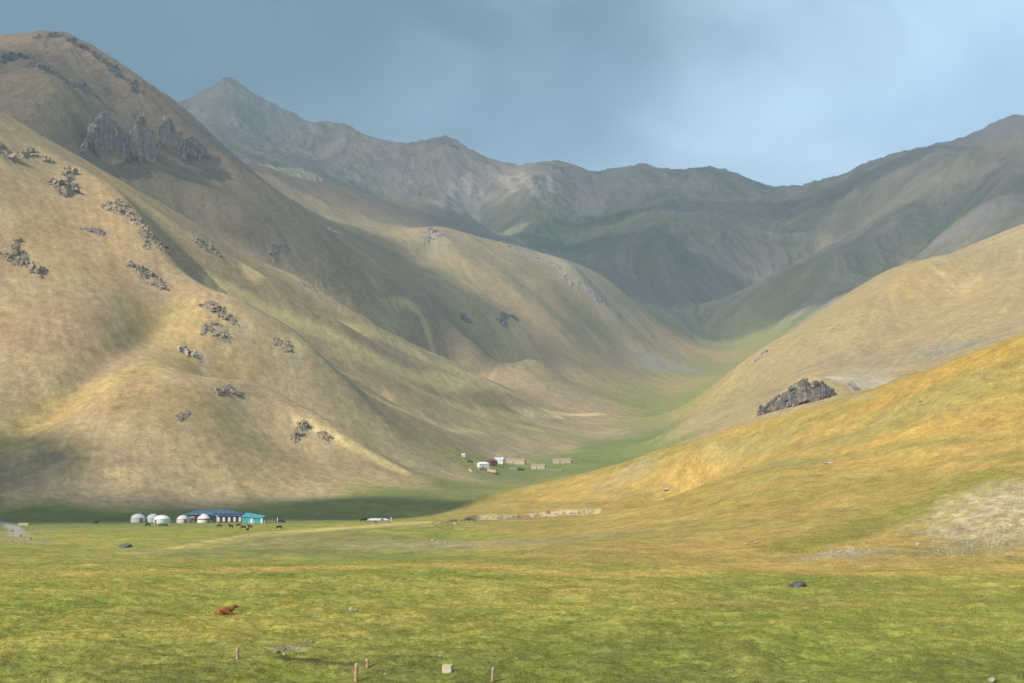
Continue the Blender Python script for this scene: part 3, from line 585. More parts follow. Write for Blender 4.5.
# unit icosphere for rocks
def _ico(sub):
    bm=bmesh.new(); bmesh.ops.create_icosphere(bm,subdivisions=sub,radius=1); v=np.array([p.co[:] for p in bm.verts]); f=np.array([[q.index for q in t.verts] for t in bm.faces]); bm.free(); return v,f
ICO={k:_ico(k) for k in (1,2,3,4)}
def rock_shape(rng,sub=3,cuts=9,depth=(.24,.72),jag=.02):      # an angular boulder: a ball cut by random planes
    v,f=ICO[sub]; v=v.copy()
    for _ in range(cuts):
        n=rng.standard_normal(3); n/=np.linalg.norm(n); d=rng.uniform(*depth); h=v@n-d; v-=np.clip(h,0,None)[:,None]*n
    v+=jag*rng.standard_normal(v.shape)*(.4+.6*rng.random((len(v),1))); return v,f
def rot(rng,tilt=.5,dip=.45):      # blocks share the dip of their strata
    return np.array(Matrix.Rotation(rng.normal(-.5,.35),3,'Z')@Matrix.Rotation(dip,3,'Y')@Matrix.Rotation(rng.normal(0,tilt),3,'X')@Matrix.Rotation(rng.normal(0,tilt),3,'Y'))
def leaning(pts,sizes,k0=.46):      # the largest set of blocks that lean on one another: one body of rock
    S=np.array(sizes); Pn=np.array(pts); D=np.linalg.norm(Pn[:,None]-Pn[None],axis=-1)<k0*(S[:,None]+S[None]); lab_=np.full(len(S),-1); c=0
    for i in range(len(S)):
        if lab_[i]<0:
            st=[i]
            while st:
                k=st.pop()
                if lab_[k]<0: lab_[k]=c; st+=list(np.nonzero(D[k]&(lab_<0))[0])
            c+=1
    return np.nonzero(lab_==np.argmax(np.bincount(lab_,weights=S)))[0]
def rock_pile(name,pixels,sizes,label,cat,material,seed,tall=1.0,tilt=.4,group=None,sub=3,sink=.35,cuts=12):
    """one outcrop: angular blocks bedded into the hillside where the given lines of sight meet it"""
    rng=np.random.default_rng(seed); pts=[hit(*p) for p in pixels]
    keep=leaning(pts,sizes); pts=[pts[k] for k in keep]; sizes=[sizes[k] for k in keep]
    base=np.mean(pts,0); vs_,fs=[],[]; o=0
    for p,s in zip(pts,sizes):
        v,f=rock_shape(rng,sub,cuts); sc=s*.5*np.array([rng.uniform(.8,1.3),rng.uniform(.7,1.1),rng.uniform(.45,.85)*tall]); v=(v*sc)@rot(rng,tilt).T
        v=v+p-base+np.array([0,0,s*.5*tall*(1-2*sink)]); vs_.append(v); fs.append(f+o); o+=len(v)
    me=mesh_from(name,np.concatenate(vs_),np.concatenate(fs),material,False); ob=bpy.data.objects.new(name,me); ob.location=base; COL.objects.link(ob); return tag(ob,label,cat,group)
def px_size(p): return max(p[1],1)/F       # metres per pixel there
def biggest(nv,faces):      # the largest connected set of faces
    par=np.arange(nv)
    def find(a):
        while par[a]!=a: par[a]=par[par[a]]; a=par[a]
        return a
    for q in faces:
        r=find(q[0])
        for w in q[1:]: par[find(w)]=r
    root=np.array([find(q[0]) for q in faces]); u,c=np.unique(root,return_counts=True); return faces[root==u[c.argmax()]]
def bedrock(name,x,y,h,mask,material,label,cat,group,rng,jit,blocks=0,bs=1.,hmin=0.,bt=1.):
    """a body of rock breaking out of the slope: grid of points x, y with heights h above the ground where mask > 0"""
    n0,n1=x.shape; x=x+jit*rng.uniform(-.5,.5,x.shape); y=y+jit*rng.uniform(-.5,.5,x.shape); z=ground(x,y)+h; base=np.array([x.mean(),y.mean(),float(ground(x.mean(),y.mean()))])
    i=np.arange(n0*n1).reshape(n0,n1); a,b,c,d=i[:-1,:-1],i[:-1,1:],i[1:,1:],i[1:,:-1]; fl=rng.random(a.shape)<.5
    t1=np.where(fl[...,None],np.stack([a,b,c],-1),np.stack([a,b,d],-1)).reshape(-1,3); t2=np.where(fl[...,None],np.stack([a,c,d],-1),np.stack([b,c,d],-1)).reshape(-1,3)
    f=np.concatenate([t1,t2]); mk=mask.ravel(); f=f[mk[f].max(1)>0]; f=biggest(n0*n1,f); u,inv=np.unique(f.ravel(),return_inverse=True); v=np.stack([x,y,z],-1).reshape(-1,3)[u]-base
    vs_=[v]; fs=[inv.reshape(-1,3)]; o=len(v); ok=u[(h.ravel()[u]>hmin)&(mk[u]>0)]
    for k in rng.choice(ok,min(blocks,len(ok)),False) if len(ok) else ():      # broken blocks standing on it
        s=bs*np.clip(np.exp(rng.normal(0,.5)),.4,2.6); w,q=rock_shape(rng,2,8,(.24,.72),.02); w=(w*s*.5*np.array([rng.uniform(.8,1.4),rng.uniform(.7,1.1),rng.uniform(.6,1.1)*bt]))@rot(rng,.35).T; i_=np.searchsorted(u,k); vs_.append(w+v[i_]+np.array([0,0,s*.08])); fs.append(q+o); o+=len(w)
    ob=bpy.data.objects.new(name,mesh_from(name,np.concatenate(vs_),np.concatenate(fs),material,False)); ob.location=base; COL.objects.link(ob); return tag(ob,label,cat,group)
def terrace(h,step,n): q=h/step+n; return (np.floor(q)+smooth(.55,1,q-np.floor(q))-n)*step
def ledge(line,spread,size,label,material,seed,tall=1.0,name='rock_outcrop',cat='rock outcrop',group='rock outcrops on the slopes'):
    rng=np.random.default_rng(seed+500); P=[hit(*q) for q in line]; mpp=np.mean([px_size(p) for p in P]); Q=smooth_line(P,mpp*2); sw=mpp*spread*2.0+mpp*1.5; res=mpp*.75
    lo=Q.min(0)-2.2*sw; hi=Q.max(0)+2.2*sw; x,y=np.meshgrid(np.arange(lo[0],hi[0],res),np.arange(lo[1],hi[1],res*1.25)); d=np.full(x.shape,1e9)
    for q in Q: np.minimum(d,np.hypot(x-q[0],y-q[1]),out=d)
    H=mpp*size*tall; o=seed*37.7; nz=fbm(x+o,y-o,H*3.2,4,700+seed); rd=fbm(x-o,y+o,H*1.6,3,720+seed,.55,True); m=.85-d/sw+1.7*nz+.35*fbm(x,y,H*1.1,2,735+seed)
    dip=(x*.45+y*.2)/(H*2.2)
    h=.62*H*np.clip(m,0,1.3)*(.5+.5*rd)+.06*H; st=H*.28; h=terrace(h,st,.8*np.sin(dip*2.1)+fbm(x,y,H*.9,2,740+seed)); h+=.10*H*rng.standard_normal(h.shape)*(m>.1); h=np.where(m<=.03,-.35*H,h)
    return bedrock(name,x,y,h,np.where(m>.03,1,0),material,label,cat,group,rng,res*.55,int(np.clip((m>.1).sum()*.07,5,110)),H*.62,.05*H,1.0)
def cliff(profile,foot,label,seed,material,name='crag',cat='crag',group='row of crags on the dark mountain',front=3.2,back=9,rib=1.0):
    """an upright face of rock: foot and top given as seen from the valley; the top falls back into the slope behind"""
    rng=np.random.default_rng(seed); fx=[q[0] for q in foot]; fy=[q[1] for q in foot]; px=np.arange(profile[0][0],profile[-1][0]+.01,.6); tops=np.interp(px,[q[0] for q in profile],[q[1] for q in profile]); F0=[hit(a,float(np.interp(a,fx,fy))) for a in px]
    F0=np.array(F0); _md=np.median(F0[:,1]); ok_=np.abs(F0[:,1]/_md-1)<.09; px,tops,F0=px[ok_],tops[ok_],F0[ok_]; k=np.ones(9)/9; fr=np.stack([np.convolve(np.pad(F0[:,c],4,mode='edge'),k,'valid') for c in (0,1)],-1); mpp=np.median(F0[:,1])/F
    nv=34; v=np.linspace(-front,back,nv)*mpp; dirv=fr/np.linalg.norm(fr,axis=1,keepdims=True)
    u=px[None,:]*np.ones((nv,1)); o=seed*13.1
    butt=fbm(u+o,v[:,None]/mpp*.35+0*u,9,3,760+seed,.6,True)*1.5*mpp*rib+fbm(u-o,v[:,None]*0+u*0,2.6,2,770+seed,.6,True)*.8*mpp*rib
    vv=v[:,None]+butt; x=fr[None,:,0]+dirv[None,:,0]*v[:,None]; y=fr[None,:,1]+dirv[None,:,1]*v[:,None]
    Hh=np.maximum(.3,(np.interp(px,fx,fy)-tops))*mpp*1.0; edge=np.minimum(1,np.minimum(np.arange(len(px)),np.arange(len(px))[::-1])/6.)
    top=(F0[:,2]+Hh*edge)[None,:]*np.ones((nv,1)); g=ground(x,y); rise=smooth(-front*.95*mpp,front*.55*mpp,vv); tgt=top-np.clip(vv,0,None)*.55+.9*mpp*fbm(u*1.0,v[:,None]/mpp,3.5,3,780+seed)*1.2
    h=np.clip((tgt-g),-mpp,None)*rise; hs=terrace(h,mpp*3.2,.6*fbm(u,v[:,None]/mpp,6,2,790+seed)); h=.45*h+.55*hs+.22*mpp*rng.standard_normal(h.shape)*(h>mpp*.4); h+=np.where(h>.5*mpp,.9*mpp*fbm(u+5*o,v[:,None]/mpp*1.5,2.6,2,795+seed),0); h=np.where(h<.25*mpp,-.5*mpp,h)
    return bedrock(name,x,y,h,(h>0).astype(int),material,label,cat,group,rng,mpp*.35,int(len(px)*1.3),mpp*3.6,mpp*1.0,1.35)
def along(line,n,rng,spread):
    L_=np.array(line,float); seg=np.linalg.norm(np.diff(L_,axis=0),axis=1); cum=np.concatenate([[0],np.cumsum(seg)]); out=[]
    for _ in range(n):
        t=rng.uniform(0,cum[-1]); i=min(len(seg)-1,int(np.searchsorted(cum,t)-1) if t>0 else 0); q=L_[i]+(L_[i+1]-L_[i])*(t-cum[i])/seg[i]; out.append((q[0]+rng.normal(0,spread),q[1]+rng.normal(0,spread*.7)))
    return out
def outcrop(line,n,spread,size,label,material=None,seed=0,tall=1.0,tilt=.4,name='rock_outcrop',cat='rock outcrop',group='rock outcrops on the slopes',sub=2,cuts=8,sink=.50):
    n=int(n*2.6)+4; size=size*.88; rng=np.random.default_rng(seed+1000); px=along(line,n,rng,spread); mpp=px_size(hit(*line[len(line)//2]))
    sz=mpp*size*np.exp(rng.normal(0,.6,n)); sz=np.clip(sz,mpp*size*.4,mpp*size*2.2); return rock_pile(name,px,sz,label,cat,material or ROCK,seed,tall,tilt,group,sub,sink,cuts)
for i,(ln,n,sp,sz,lab,m_) in enumerate(OUT): (outcrop(ln,n,sp,sz,lab,globals()[m_],seed=i) if m_=='ROCK_PALE' else ledge(ln,sp,sz*.8,lab,globals()[m_],i))
# the row of crags on the dark mountain: each tower a thing of its own, built of upright fins of rock
cliff([(80,146),(86,134),(94,120),(101,109),(106,111),(112,118),(118,122),(124,130),(131,132)],[(80,151),(100,157),(131,161)],'largest and leftmost crag of the pale jagged row on the dark mountain',1,ROCK_CLIFF,front=4.2,rib=1.9)
cliff([(126,134),(131,127),(137,118),(141,114),(145,117),(150,126),(158,132)],[(126,160),(140,163),(158,160)],'second crag of the jagged row, pale topped and squarish',2,ROCK_CLIFF,front=4.2,rib=1.9)
cliff([(154,134),(160,124),(166,115),(170,118),(175,128),(186,140)],[(154,158),(170,158),(186,158)],'third crag of the jagged row, with a reddish pointed top',3,ROCK_CLIFF,front=4.2,rib=1.9)
cliff([(180,143),(188,139),(196,136),(202,143),(210,152)],[(180,160),(196,159),(210,157)],'smallest and rightmost crag of the jagged row, lowest of all',4,ROCK_CLIFF,front=4,rib=1.8)
for i,(ln,n,sp,sz,lab) in enumerate([
  ([(0,60),(12,56),(30,58)],40,4,7,'dark cliff band at the left edge below the summit of the dark mountain'),
  ([(36,38),(45,37),(58,36),(70,41),(82,48)],40,1.6,5,'dark broken rocks on the summit of the dark mountain'),
  ([(84,48),(96,56),(110,66),(124,79),(140,92)],60,2,5,'dark rock edge down the right skyline of the dark mountain'),
  ([(30,66),(60,78),(90,92)],26,4,5,'broken dark ledge across the upper face of the dark mountain')]):
    ledge(ln,sp,sz*.9,lab,ROCK_DARK,80+i)
# the dark knoll
cliff([(754,415),(760,408),(770,400),(780,394),(787,391),(793,386),(799,380),(804,376),(809,383),(816,381),(823,380),(829,385),(837,391)],[(754,417),(775,410),(800,404),(837,394)],'big dark jagged rock knoll between the orange hill and the tan hill',9,ROCK_DARK,'rocky_knoll','rock knoll',None,5,14,1.3)
# small pieces of the back range skyline
outcrop([(437,146),(445,140),(452,146)],12,1.5,5,'tiny pinnacle on the skyline of the back range near the pale chutes',ROCK_CLIFF,seed=120,tall=1.5,sub=2)
ROCK_BANK=rock_mat('bank_rock',(.12,.095,.075),(.30,.235,.17),(.42,.34,.26))
# ---------------------------------------------------------------- stones
def boulder(px,py,w,h,label,material,seed,cat='boulder',name='boulder',group=None,flat=1.0,sub=3):
    p=hit(px,py); mpp=px_size(p); rng=np.random.default_rng(seed); v,f=rock_shape(rng,sub,9,(.5,.9),.015); v=v*np.array([w*mpp/2,w*mpp/2*.7,h*mpp*.62])*1.12
    me=mesh_from(name,v,f,material,False); o=bpy.data.objects.new(name,me); o.location=p+np.array([0,0,h*mpp*.33]); COL.objects.link(o); return tag(o,label,cat,group)
boulder(351,611.5,6,4.5,'small white stone lying alone on the meadow right of the brown cow',ROCK_PALE,5)
boulder(316,615,3,2,'tiny grey stone left of the white stone on the meadow',ROCK_PALE,6)
boulder(284,655.5,3,2.5,'tiny pale stone below the strip of rubble in the meadow',ROCK_PALE,7)
boulder(440,657,3,2,'tiny white stone just behind the pale stone block',ROCK_PALE,8)
boulder(385,675,3,2,'tiny pale stone between the tallest post and the block',ROCK_PALE,9)
boulder(992,682,7,5,'whitish stone cut by the bottom edge near the right corner',ROCK_PALE,10)
boulder(125,547,13,4,'flat grey rock in the hollow left of the yellow swell',ROCK_GREY,11)
boulder(62,664,3,2,'tiny pale stone near the bottom left corner',ROCK_PALE,12)
for i,(px,py,w,h,lab) in enumerate([(746,545,5,2.5,'white stone low on the orange hill above the dark boulder, left one'),(756,543.5,4,2.2,'white stone low on the orange hill, right beside the left one'),(829,463.5,9,2,'whitish flat stone halfway up the orange hill'),(745,468,5,2,'pale flat stone left of the whitish one on the orange hill'),
   (921,401,6,1.6,'pale stone high on the orange hill near its skyline'),(667,490,7,2,'pale stone in the grass right of the end of the stony bank'),(918,545,5,3,'pale stone at the lower left end of the scree corner')]):
    boulder(px,py,w,h,lab,ROCK_PALE,20+i)
# dark rounded boulder in the meadow
def dark_boulder():
    p=hit(798,586.5); mpp=px_size(p); rng=np.random.default_rng(4); vs_=[];fs=[];o=0
    for cx,w,h in ((0,15,7.0),(5.5,7.5,5.4),(-7,7,3.2)):
        v,f=rock_shape(rng,4,10,(.62,.95),.008); v=v*np.array([w*mpp/2,w*mpp*.36,h*mpp*.72])+np.array([cx*mpp,0,h*mpp*.12]); vs_.append(v);fs.append(f+o);o+=len(v)
    ob=bpy.data.objects.new('boulder',mesh_from('boulder',np.concatenate(vs_),np.concatenate(fs),ROCK_GREY,False)); ob.location=p; COL.objects.link(ob); tag(ob,'dark blue grey humped boulder in the grass at the foot of the orange hill','boulder')
dark_boulder()
def rubble(name,pix,n,sizes,material,label,seed):
    rng=np.random.default_rng(seed); vs_=[];fs=[];o=0
    for k in range(n):
        q=pix(rng); p=hit(*q); s=rng.uniform(*sizes)*np.exp(rng.normal(0,.35)); v,f=rock_shape(rng,1,6,(.5,.9),.05); v=(v*s*.5*np.array([1.2,1,.75]))@rot(rng,.4).T+p+np.array([0,0,s*.1]); vs_.append(v);fs.append(f+o);o+=len(v)
    ob=bpy.data.objects.new(name,mesh_from(name,np.concatenate(vs_),np.concatenate(fs),material,False)); COL.objects.link(ob); return tag(ob,label,'rubble',None,'stuff')
def scree_px(r):
    while True:
        x=r.uniform(932,1040); top=540-(x-932)*.72; y=r.uniform(max(474,top),556)
        if r.random()<np.clip((x-915)/70,.15,1): return x,y
rubble('scree',scree_px,1800,(.12,.42),ROCK_PALE,'pale scree of loose stones in the corner of the orange hill',31)
def bank_px(r):
    t=r.random(); x=432+t*160; return x+r.normal(0,1),524-12.3*t+r.normal(.4,1.4)
rubble('rubble',bank_px,240,(.25,.9),ROCK_BANK,'pale stones spilling along the low eroded bank',32)
rubble('rubble',lambda r:(lambda t:(276+34*t+r.normal(0,1.5),651-10*t+r.normal(0,1.2)))(r.random()),55,(.12,.34),ROCK_BANK,'strip of whitish rubble in the near meadow left of the posts',33)
rubble('rubble',lambda r:(r.uniform(-2,48),r.uniform(526,545)),80,(.2,.75),ROCK,'heap of brown rubble at the left edge beside the road',34)
rubble('rubble',lambda r:(r.normal(845,14),r.normal(552,2.2)),60,(.2,.6),ROCK_PALE,'thin patch of stones at the foot of the orange hill',35)
rubble('rubble',lambda r:(r.normal(445,16),r.normal(543,4)),80,(.15,.5),ROCK_PALE,'sparse stones on the bare brown mound below the bank',36)
# ---------------------------------------------------------------- posts and block in the near meadow
def fence_post(px,py,h,w,label,lean,seed):
    p=hit(px,py); mpp=px_size(p); H=h*mpp; R=w*mpp/2; rng=np.random.default_rng(seed); m=MB(); prof=[(R*.95,-.3),(R,0.0),(R*(1+.12*rng.random()),H*.3),(R*.92,H*.62),(R*1.05,H*.72),(R*1.12,H*.9),(R*.7,H*.985),(R*.25,H)]
    m.lathe(prof,9); m.v=[(x+lean*z+.08*R*rng.normal(),y+.08*R*rng.normal(),z+(.12*R*rng.normal() if z>H*.8 else 0)) for x,y,z in m.v]
    o=m.build('fence_post',M['wood'],None,True); o.location=p; o.rotation_euler=(0,0,rng.uniform(0,6)); tag(o,label,'fence post','weathered fence posts in the near meadow')
fence_post(237.5,659.5,12,3.4,'weathered post standing alone below the brown cow',.03,1)
fence_post(356,681.5,18,3.6,'tallest weathered post at the bottom edge, before the short one',-.02,2)
fence_post(367.5,668,9,3.4,'short stubby post just behind the tallest post',.05,3)
fence_post(492.5,681.5,14,3.0,'thin post right of the pale stone block',.06,4)
def stone_block():
    p=hit(448,672.5); mpp=px_size(p); m=MB().box(-.5*10*mpp,.5*10*mpp,-.35,.35,-.1,7.4*mpp,.02,.02); o=m.build('stone_block',M['concrete'],None,False,.05); o.location=p; o.rotation_euler=(.03,-.03,-.35); tag(o,'pale squared stone block sitting on the grass between the posts','stone block')
stone_block()
# ---------------------------------------------------------------- animals: one skin each
def skin_mesh(name,verts,edges,radii,material,levels=2):
    me=bpy.data.meshes.new(name); me.from_pydata(verts,edges,[]); o=bpy.data.objects.new(name,me); COL.objects.link(o)
    sk=o.modifiers.new('skin','SKIN'); lay=me.skin_vertices[0] if me.skin_vertices else None
    for i,r in enumerate(radii): me.skin_vertices[0].data[i].radius=r if isinstance(r,tuple) else (r,r)
    me.skin_vertices[0].data[0].use_root=True
    ss=o.modifiers.new('sub','SUBSURF'); ss.levels=levels; ss.render_levels=levels
    dg=bpy.context.evaluated_depsgraph_get(); dg.update(); nm=bpy.data.meshes.new_from_object(o.evaluated_get(dg)); COL.objects.unlink(o); bpy.data.objects.remove(o); bpy.data.meshes.remove(me)
    nm.name=name; nm.materials.clear(); nm.materials.append(material); nm.polygons.foreach_set('use_smooth',[True]*len(nm.polygons)); return nm
def ensure_skin(me):
    pass
def cow_mesh(graze,material,name):
    v=[(-.75,0,1.05),(-.35,0,1.02),(.15,0,1.0),(.55,0,1.05),(.85,0,1.18)]; r=[(.24,.28),(.33,.36),(.34,.38),(.29,.34),(.19,.22)]; e=[(0,1),(1,2),(2,3),(3,4)]
    def ch(par,pts,rad):
        last=par
        for p,q in zip(pts,rad): v.append(p); r.append(q); e.append((last,len(v)-1)); last=len(v)-1
        return last
    if graze: h=ch(4,[(1.08,0,.85),(1.25,0,.48),(1.38,0,.22),(1.46,0,.08)],[.14,.13,.12,.07])
    else: h=ch(4,[(1.08,0,1.38),(1.28,0,1.42),(1.48,0,1.30),(1.62,0,1.20)],[.15,.14,.11,.08])
    hd=v[-3]; 
    for s in (1,-1):
        ch(len(v)-3 if s==1 else h-2,[(hd[0]-.02,s*.22,hd[2]+.06)],[.035])
        ch(3,[(.55,s*.20,.62),(.57,s*.20,.36),(.56,s*.20,.06)],[.12,.075,.06])
        ch(0,[(-.72,s*.20,.72),(-.86,s*.20,.42),(-.80,s*.20,.06)],[.15,.08,.06])
    ch(0,[(-1.0,0,1.05),(-1.08,0,.75),(-1.07,0,.42)],[.05,.035,.045])
    return skin_mesh(name,v,e,r,material)
def lying_cow(material,name):
    v=[(-.82,0,.46),(-.38,0,.54),(.12,0,.54),(.52,.02,.56),(.76,.06,.72)]; r=[(.40,.40),(.52,.52),(.54,.53),(.46,.46),(.29,.29)]; e=[(0,1),(1,2),(2,3),(3,4)]
    def ch(par,pts,rad):
        last=par
        for p,q in zip(pts,rad): v.append(p); r.append(q); e.append((last,len(v)-1)); last=len(v)-1
        return last
    h=ch(4,[(.95,.08,.90),(1.08,.08,1.10),(1.30,.04,1.0),(1.47,.0,.86)],[.24,.22,.18,.15]); hd=v[h-2]
    for s in (1,-1):
        ch(h-2,[(hd[0]-.04,hd[1]+s*.20,hd[2]+.05),(hd[0]-.06,hd[1]+s*.32,hd[2]+.02)],[.05,.035])
        ch(3,[(.62,s*.38,.24),(.90,s*.42,.10),(.64,s*.46,.07)],[.17,.09,.07])
        ch(0,[(-.55,s*.44,.30),(-.15,s*.50,.13),(-.52,s*.54,.07)],[.17,.085,.06])
    ch(0,[(-1.06,.06,.34),(-1.15,.2,.12),(-1.0,.36,.06)],[.05,.04,.045])
    return skin_mesh(name,v,e,r,material)
def place(name,me,px,py,rz,sc,label,cat,group=None):
    o=bpy.data.objects.new(name,me); COL.objects.link(o); p=hit(px,py); o.location=p; o.rotation_euler=(0,0,rz); o.scale=(sc,)*3; return tag(o,label,cat,group)
STAND=cow_mesh(False,M['black_fur'],'cow'); GRAZE=cow_mesh(True,M['black_fur'],'cow')
G='black cattle grazing before the camp'
for px,py,rz,sc,me,lab in [
 (219,527.6,.2,.85,GRAZE,'black cow grazing before the camp, leftmost of the cluster under the blue roofs'),
 (231,528.4,2.6,.95,STAND,'black cow standing before the dark wing of the long building'),
 (238,526.8,.5,.8,GRAZE,'black cow grazing before the right end of the dark wing'),
 (243.5,529.4,3.3,.85,GRAZE,'black cow grazing before the left corner of the teal shed'),
 (247.7,531,1.2,.7,STAND,'small black calf nearest of the cattle cluster, below the teal shed'),
 (250,528.4,2.9,.8,STAND,'black cow standing before the middle of the teal shed'),
 (279,529.4,.4,.9,GRAZE,'lone black cow below the parked dark car'),
 (148,526.6,3.0,1.0,GRAZE,'lone black cow in front of the left round white tent'),
 (161,526.6,.3,.8,GRAZE,'black cow in front of the two white tents, left of a pair'),
 (166,527,2.8,.9,STAND,'black cow in front of the two white tents, right of a pair'),
 (96,524.5,.8,1.1,STAND,'black cow far left of the white tents'),
 (363.5,522.6,.2,1.1,GRAZE,'black cow beside the low pale shed behind the yellow swell')]:
    place('cow',me,px,py,rz,sc,lab,'cow',G)
bc=lying_cow(M['brown_fur'],'cow'); place('cow',bc,225,615.3,.22,1.12,'red brown cow lying in the meadow with its head turned back','cow')
# ---------------------------------------------------------------- camp
def base(px,py): return hit(px,py)
def mpp_at(p): return p[1]/F
def yurt(px,py,w,h,label,style,rz=0):
    p=base(px,py); s=mpp_at(p); R=w*s/2; H=h*s; e=empty('yurt',p,rz,label,'yurt','yurts of the camp')
    wall=MB().lathe([(R*.97,-.3),(R,0),(R*1.01,H*.30),(R*1.0,H*.48)],32); wall.build('wall',M['felt' if style!='grey' else 'felt_grey'],e,True)
    rf=MB()
    if style=='cone': rf.lathe([(R*1.05,H*.46),(R*.92,H*.55),(R*.60,H*.76),(R*.26,H*.94),(R*.16,H*.96)],32)
    else: rf.lathe([(R*1.03,H*.46),(R*.97,H*.58),(R*.82,H*.74),(R*.58,H*.87),(R*.30,H*.95),(R*.16,H*.965)],32)
    r=rf.build('roof',M['felt' if style!='grey' else 'felt_grey'],e,True)
    MB().lathe([(R*.19,H*.95),(R*.20,H*.985),(R*.10,H*1.0)],16).build('crown_ring',M['wood'],r,True)
    if style=='cone': MB().lathe([(R*1.015,H*.34),(R*1.03,H*.36),(R*1.03,H*.45),(R*1.015,H*.47)],32).build('band',M['red'],e,True)
    else:
        for z in (.16,.34): MB().lathe([(R*1.015,H*z),(R*1.025,H*(z+.01)),(R*1.025,H*(z+.025)),(R*1.015,H*(z+.035))],32).build('rope',M['felt_grey'],e,True)
    MB().box(-.45,.45,-R*1.06,-R*.90,0,min(1.75,H*.46)).build('door',M['door'],e)
    return e
yurt(138,522.2,14,8.6,'white round topped yurt, leftmost of the camp','dome',.7)
yurt(153,522,12,8.3,'white round topped yurt partly behind its neighbour on the right','dome',.5)
yurt(162,523,16,8,'broad white yurt right beside the one it partly covers','dome',-.6)
yurt(183,523,12,8,'small greyish yurt at the left end of the long blue roof','grey',.6)
yurt(204,522.6,13,9,'white conical yurt with a red band in front of the long blue roof','cone',.9)
def prism_roof(x0,x1,y0,y1,z0,z1,hip,over=.3):   # hipped or gabled roof
    m=MB(); ym=(y0+y1)/2; x0-=over;x1+=over;y0-=over;y1+=over
    return m.add([(x0,y0,z0),(x1,y0,z0),(x1,y1,z0),(x0,y1,z0),(x0+hip,ym,z1),(x1-hip,ym,z1)],[(0,3,2,1),(0,1,5,4),(1,2,5),(2,3,4,5),(3,0,4)])
def window(parent,x,y,z,w,h,fr='white'):
    f=MB().box(x-w/2,x+w/2,y-.10,y+.03,z,z+h).build('window',M[fr],parent); MB().box(x-w/2+.12,x+w/2-.12,y-.125,y-.09,z+.12,z+h-.12).build('pane',M['glass'],f)
def long_house():
    p=base(212,520.6); s=mpp_at(p); e=empty('long_house',p,.03,'long low house with pale blue hipped roof behind the conical yurt','house')
    x0,x1=-27*s,26*s; MB().box(x0,x1,0,7,-.4,2.5).build('wall',M['wall_dark'],e); prism_roof(x0,x1,0,7,2.5,4.7,5.5,.5).build('roof',M['blue'],e)
    MB().box(-17*s,-15.5*s,-.06,.02,0,2.1).build('door',M['door'],e)
    for k in (-23,-19.5,-13,2): window(e,k*s,0,.8,1.0,1.1)
long_house()
def wing():
    p=base(228,522.4); s=mpp_at(p); e=empty('dining_hall',p,.02,'dark hall with dark blue roof and five tall white panels on its front','hall')
    x0,x1=-15*s,14*s; MB().box(x0,x1,0,5,-.4,2.7).build('wall',M['wall_dark'],e)
    m=MB(); n=7; v=[];f=[]
    for i in range(n):
        a=math.pi*i/(n-1)*.5; 
        for x in (x0-.3,x1+.3): v.append((x,-.4+2.6*(1-math.cos(a)),2.65+1.25*math.sin(a)))
    for i in range(n-1): f.append((2*i,2*i+1,2*i+3,2*i+2))
    v+=[(x0-.3,5.3,2.65),(x1+.3,5.3,2.65)]; k=2*(n-1); f+=[(k,k+1,2*n+1,2*n)]+[tuple(range(0,2*n,2))+(2*n,),(2*n+1,)+tuple(range(2*n-1,0,-2))]
    m.add(v,f).build('roof',M['darkblue'],e)
    for i in range(5): MB().box((-9.5+5.3*i-1.15)*s,(-9.5+5.3*i+1.15)*s,-.08,.0,.35,2.35).build('panel',M['white'],e)
wing()
def teal_shed():
    p=base(251.5,523.2); s=mpp_at(p); e=empty('shed',p,-.25,'bright teal shed with a sloping roof and white end at the right of the camp','shed')
    w=10.2*s; hl,hr=9.3*s,7.0*s; m=MB().add([(-w,0,-.4),(w,0,-.4),(w,4,-.4),(-w,4,-.4),(-w,0,hl*.62),(w,0,hr*.66),(w,4,hr*.8),(-w,4,hl*.8)],[(0,3,2,1),(4,5,6,7),(0,1,5,4),(1,2,6,5),(2,3,7,6),(3,0,4,7)]); m.build('wall',M['teal'],e)
    MB().add([(-w-.25,-.35,hl*.64),(w+.25,-.35,hr*.68),(w+.25,4.3,hr*.98),(-w-.25,4.3,hl*1.02),(-w-.25,-.35,hl*.67),(w+.25,-.35,hr*.71),(w+.25,4.3,hr*1.0),(-w-.25,4.3,hl*1.05)],[(0,3,2,1),(4,5,6,7),(0,1,5,4),(1,2,6,5),(2,3,7,6),(3,0,4,7)]).build('roof',M['teal'],e)
    MB().box(w+.02,w+.75,-.3,.5,-.3,hr*.70).build('end_panel',M['white'],e); MB().box(-.5,.5,-.06,.0,0,1.9).build('door',M['white'],e)
teal_shed()
def small_shed(px,py,w,h,label,wallm,roofm,depth=3.5,rz=0,hip=0.,gable=.35,name='shed',cat='shed',group=None,doors=1):
    p=base(px,py); s=mpp_at(p); W=w*s/2; H=h*s; e=empty(name,p,rz,label,cat,group)
    MB().box(-W,W,-depth/2,depth/2,-.5,H*(1-gable)).build('wall',M[wallm],e); prism_roof(-W,W,-depth/2,depth/2,H*(1-gable)+.003,H,hip,.25).build('roof',M[roofm],e)
    if doors: MB().box(-W*.2-.5,-W*.2+.5,-depth/2-.06,-depth/2+.01,0,min(1.9,H*.55)).build('door',M['door'],e); window(e,W*.45,-depth/2,.7,1.0,.9)
    return e
small_shed(378,522.6,20,4.2,'low pale shed standing alone behind the yellow swell','mudroof','felt_grey',4,.04,1.0,.4)
small_shed(192,521.8,4.5,5.5,'tiny brown hut between the greyish yurt and the conical yurt','mud','mudroof',2,.2,0,.3,'hut','hut')
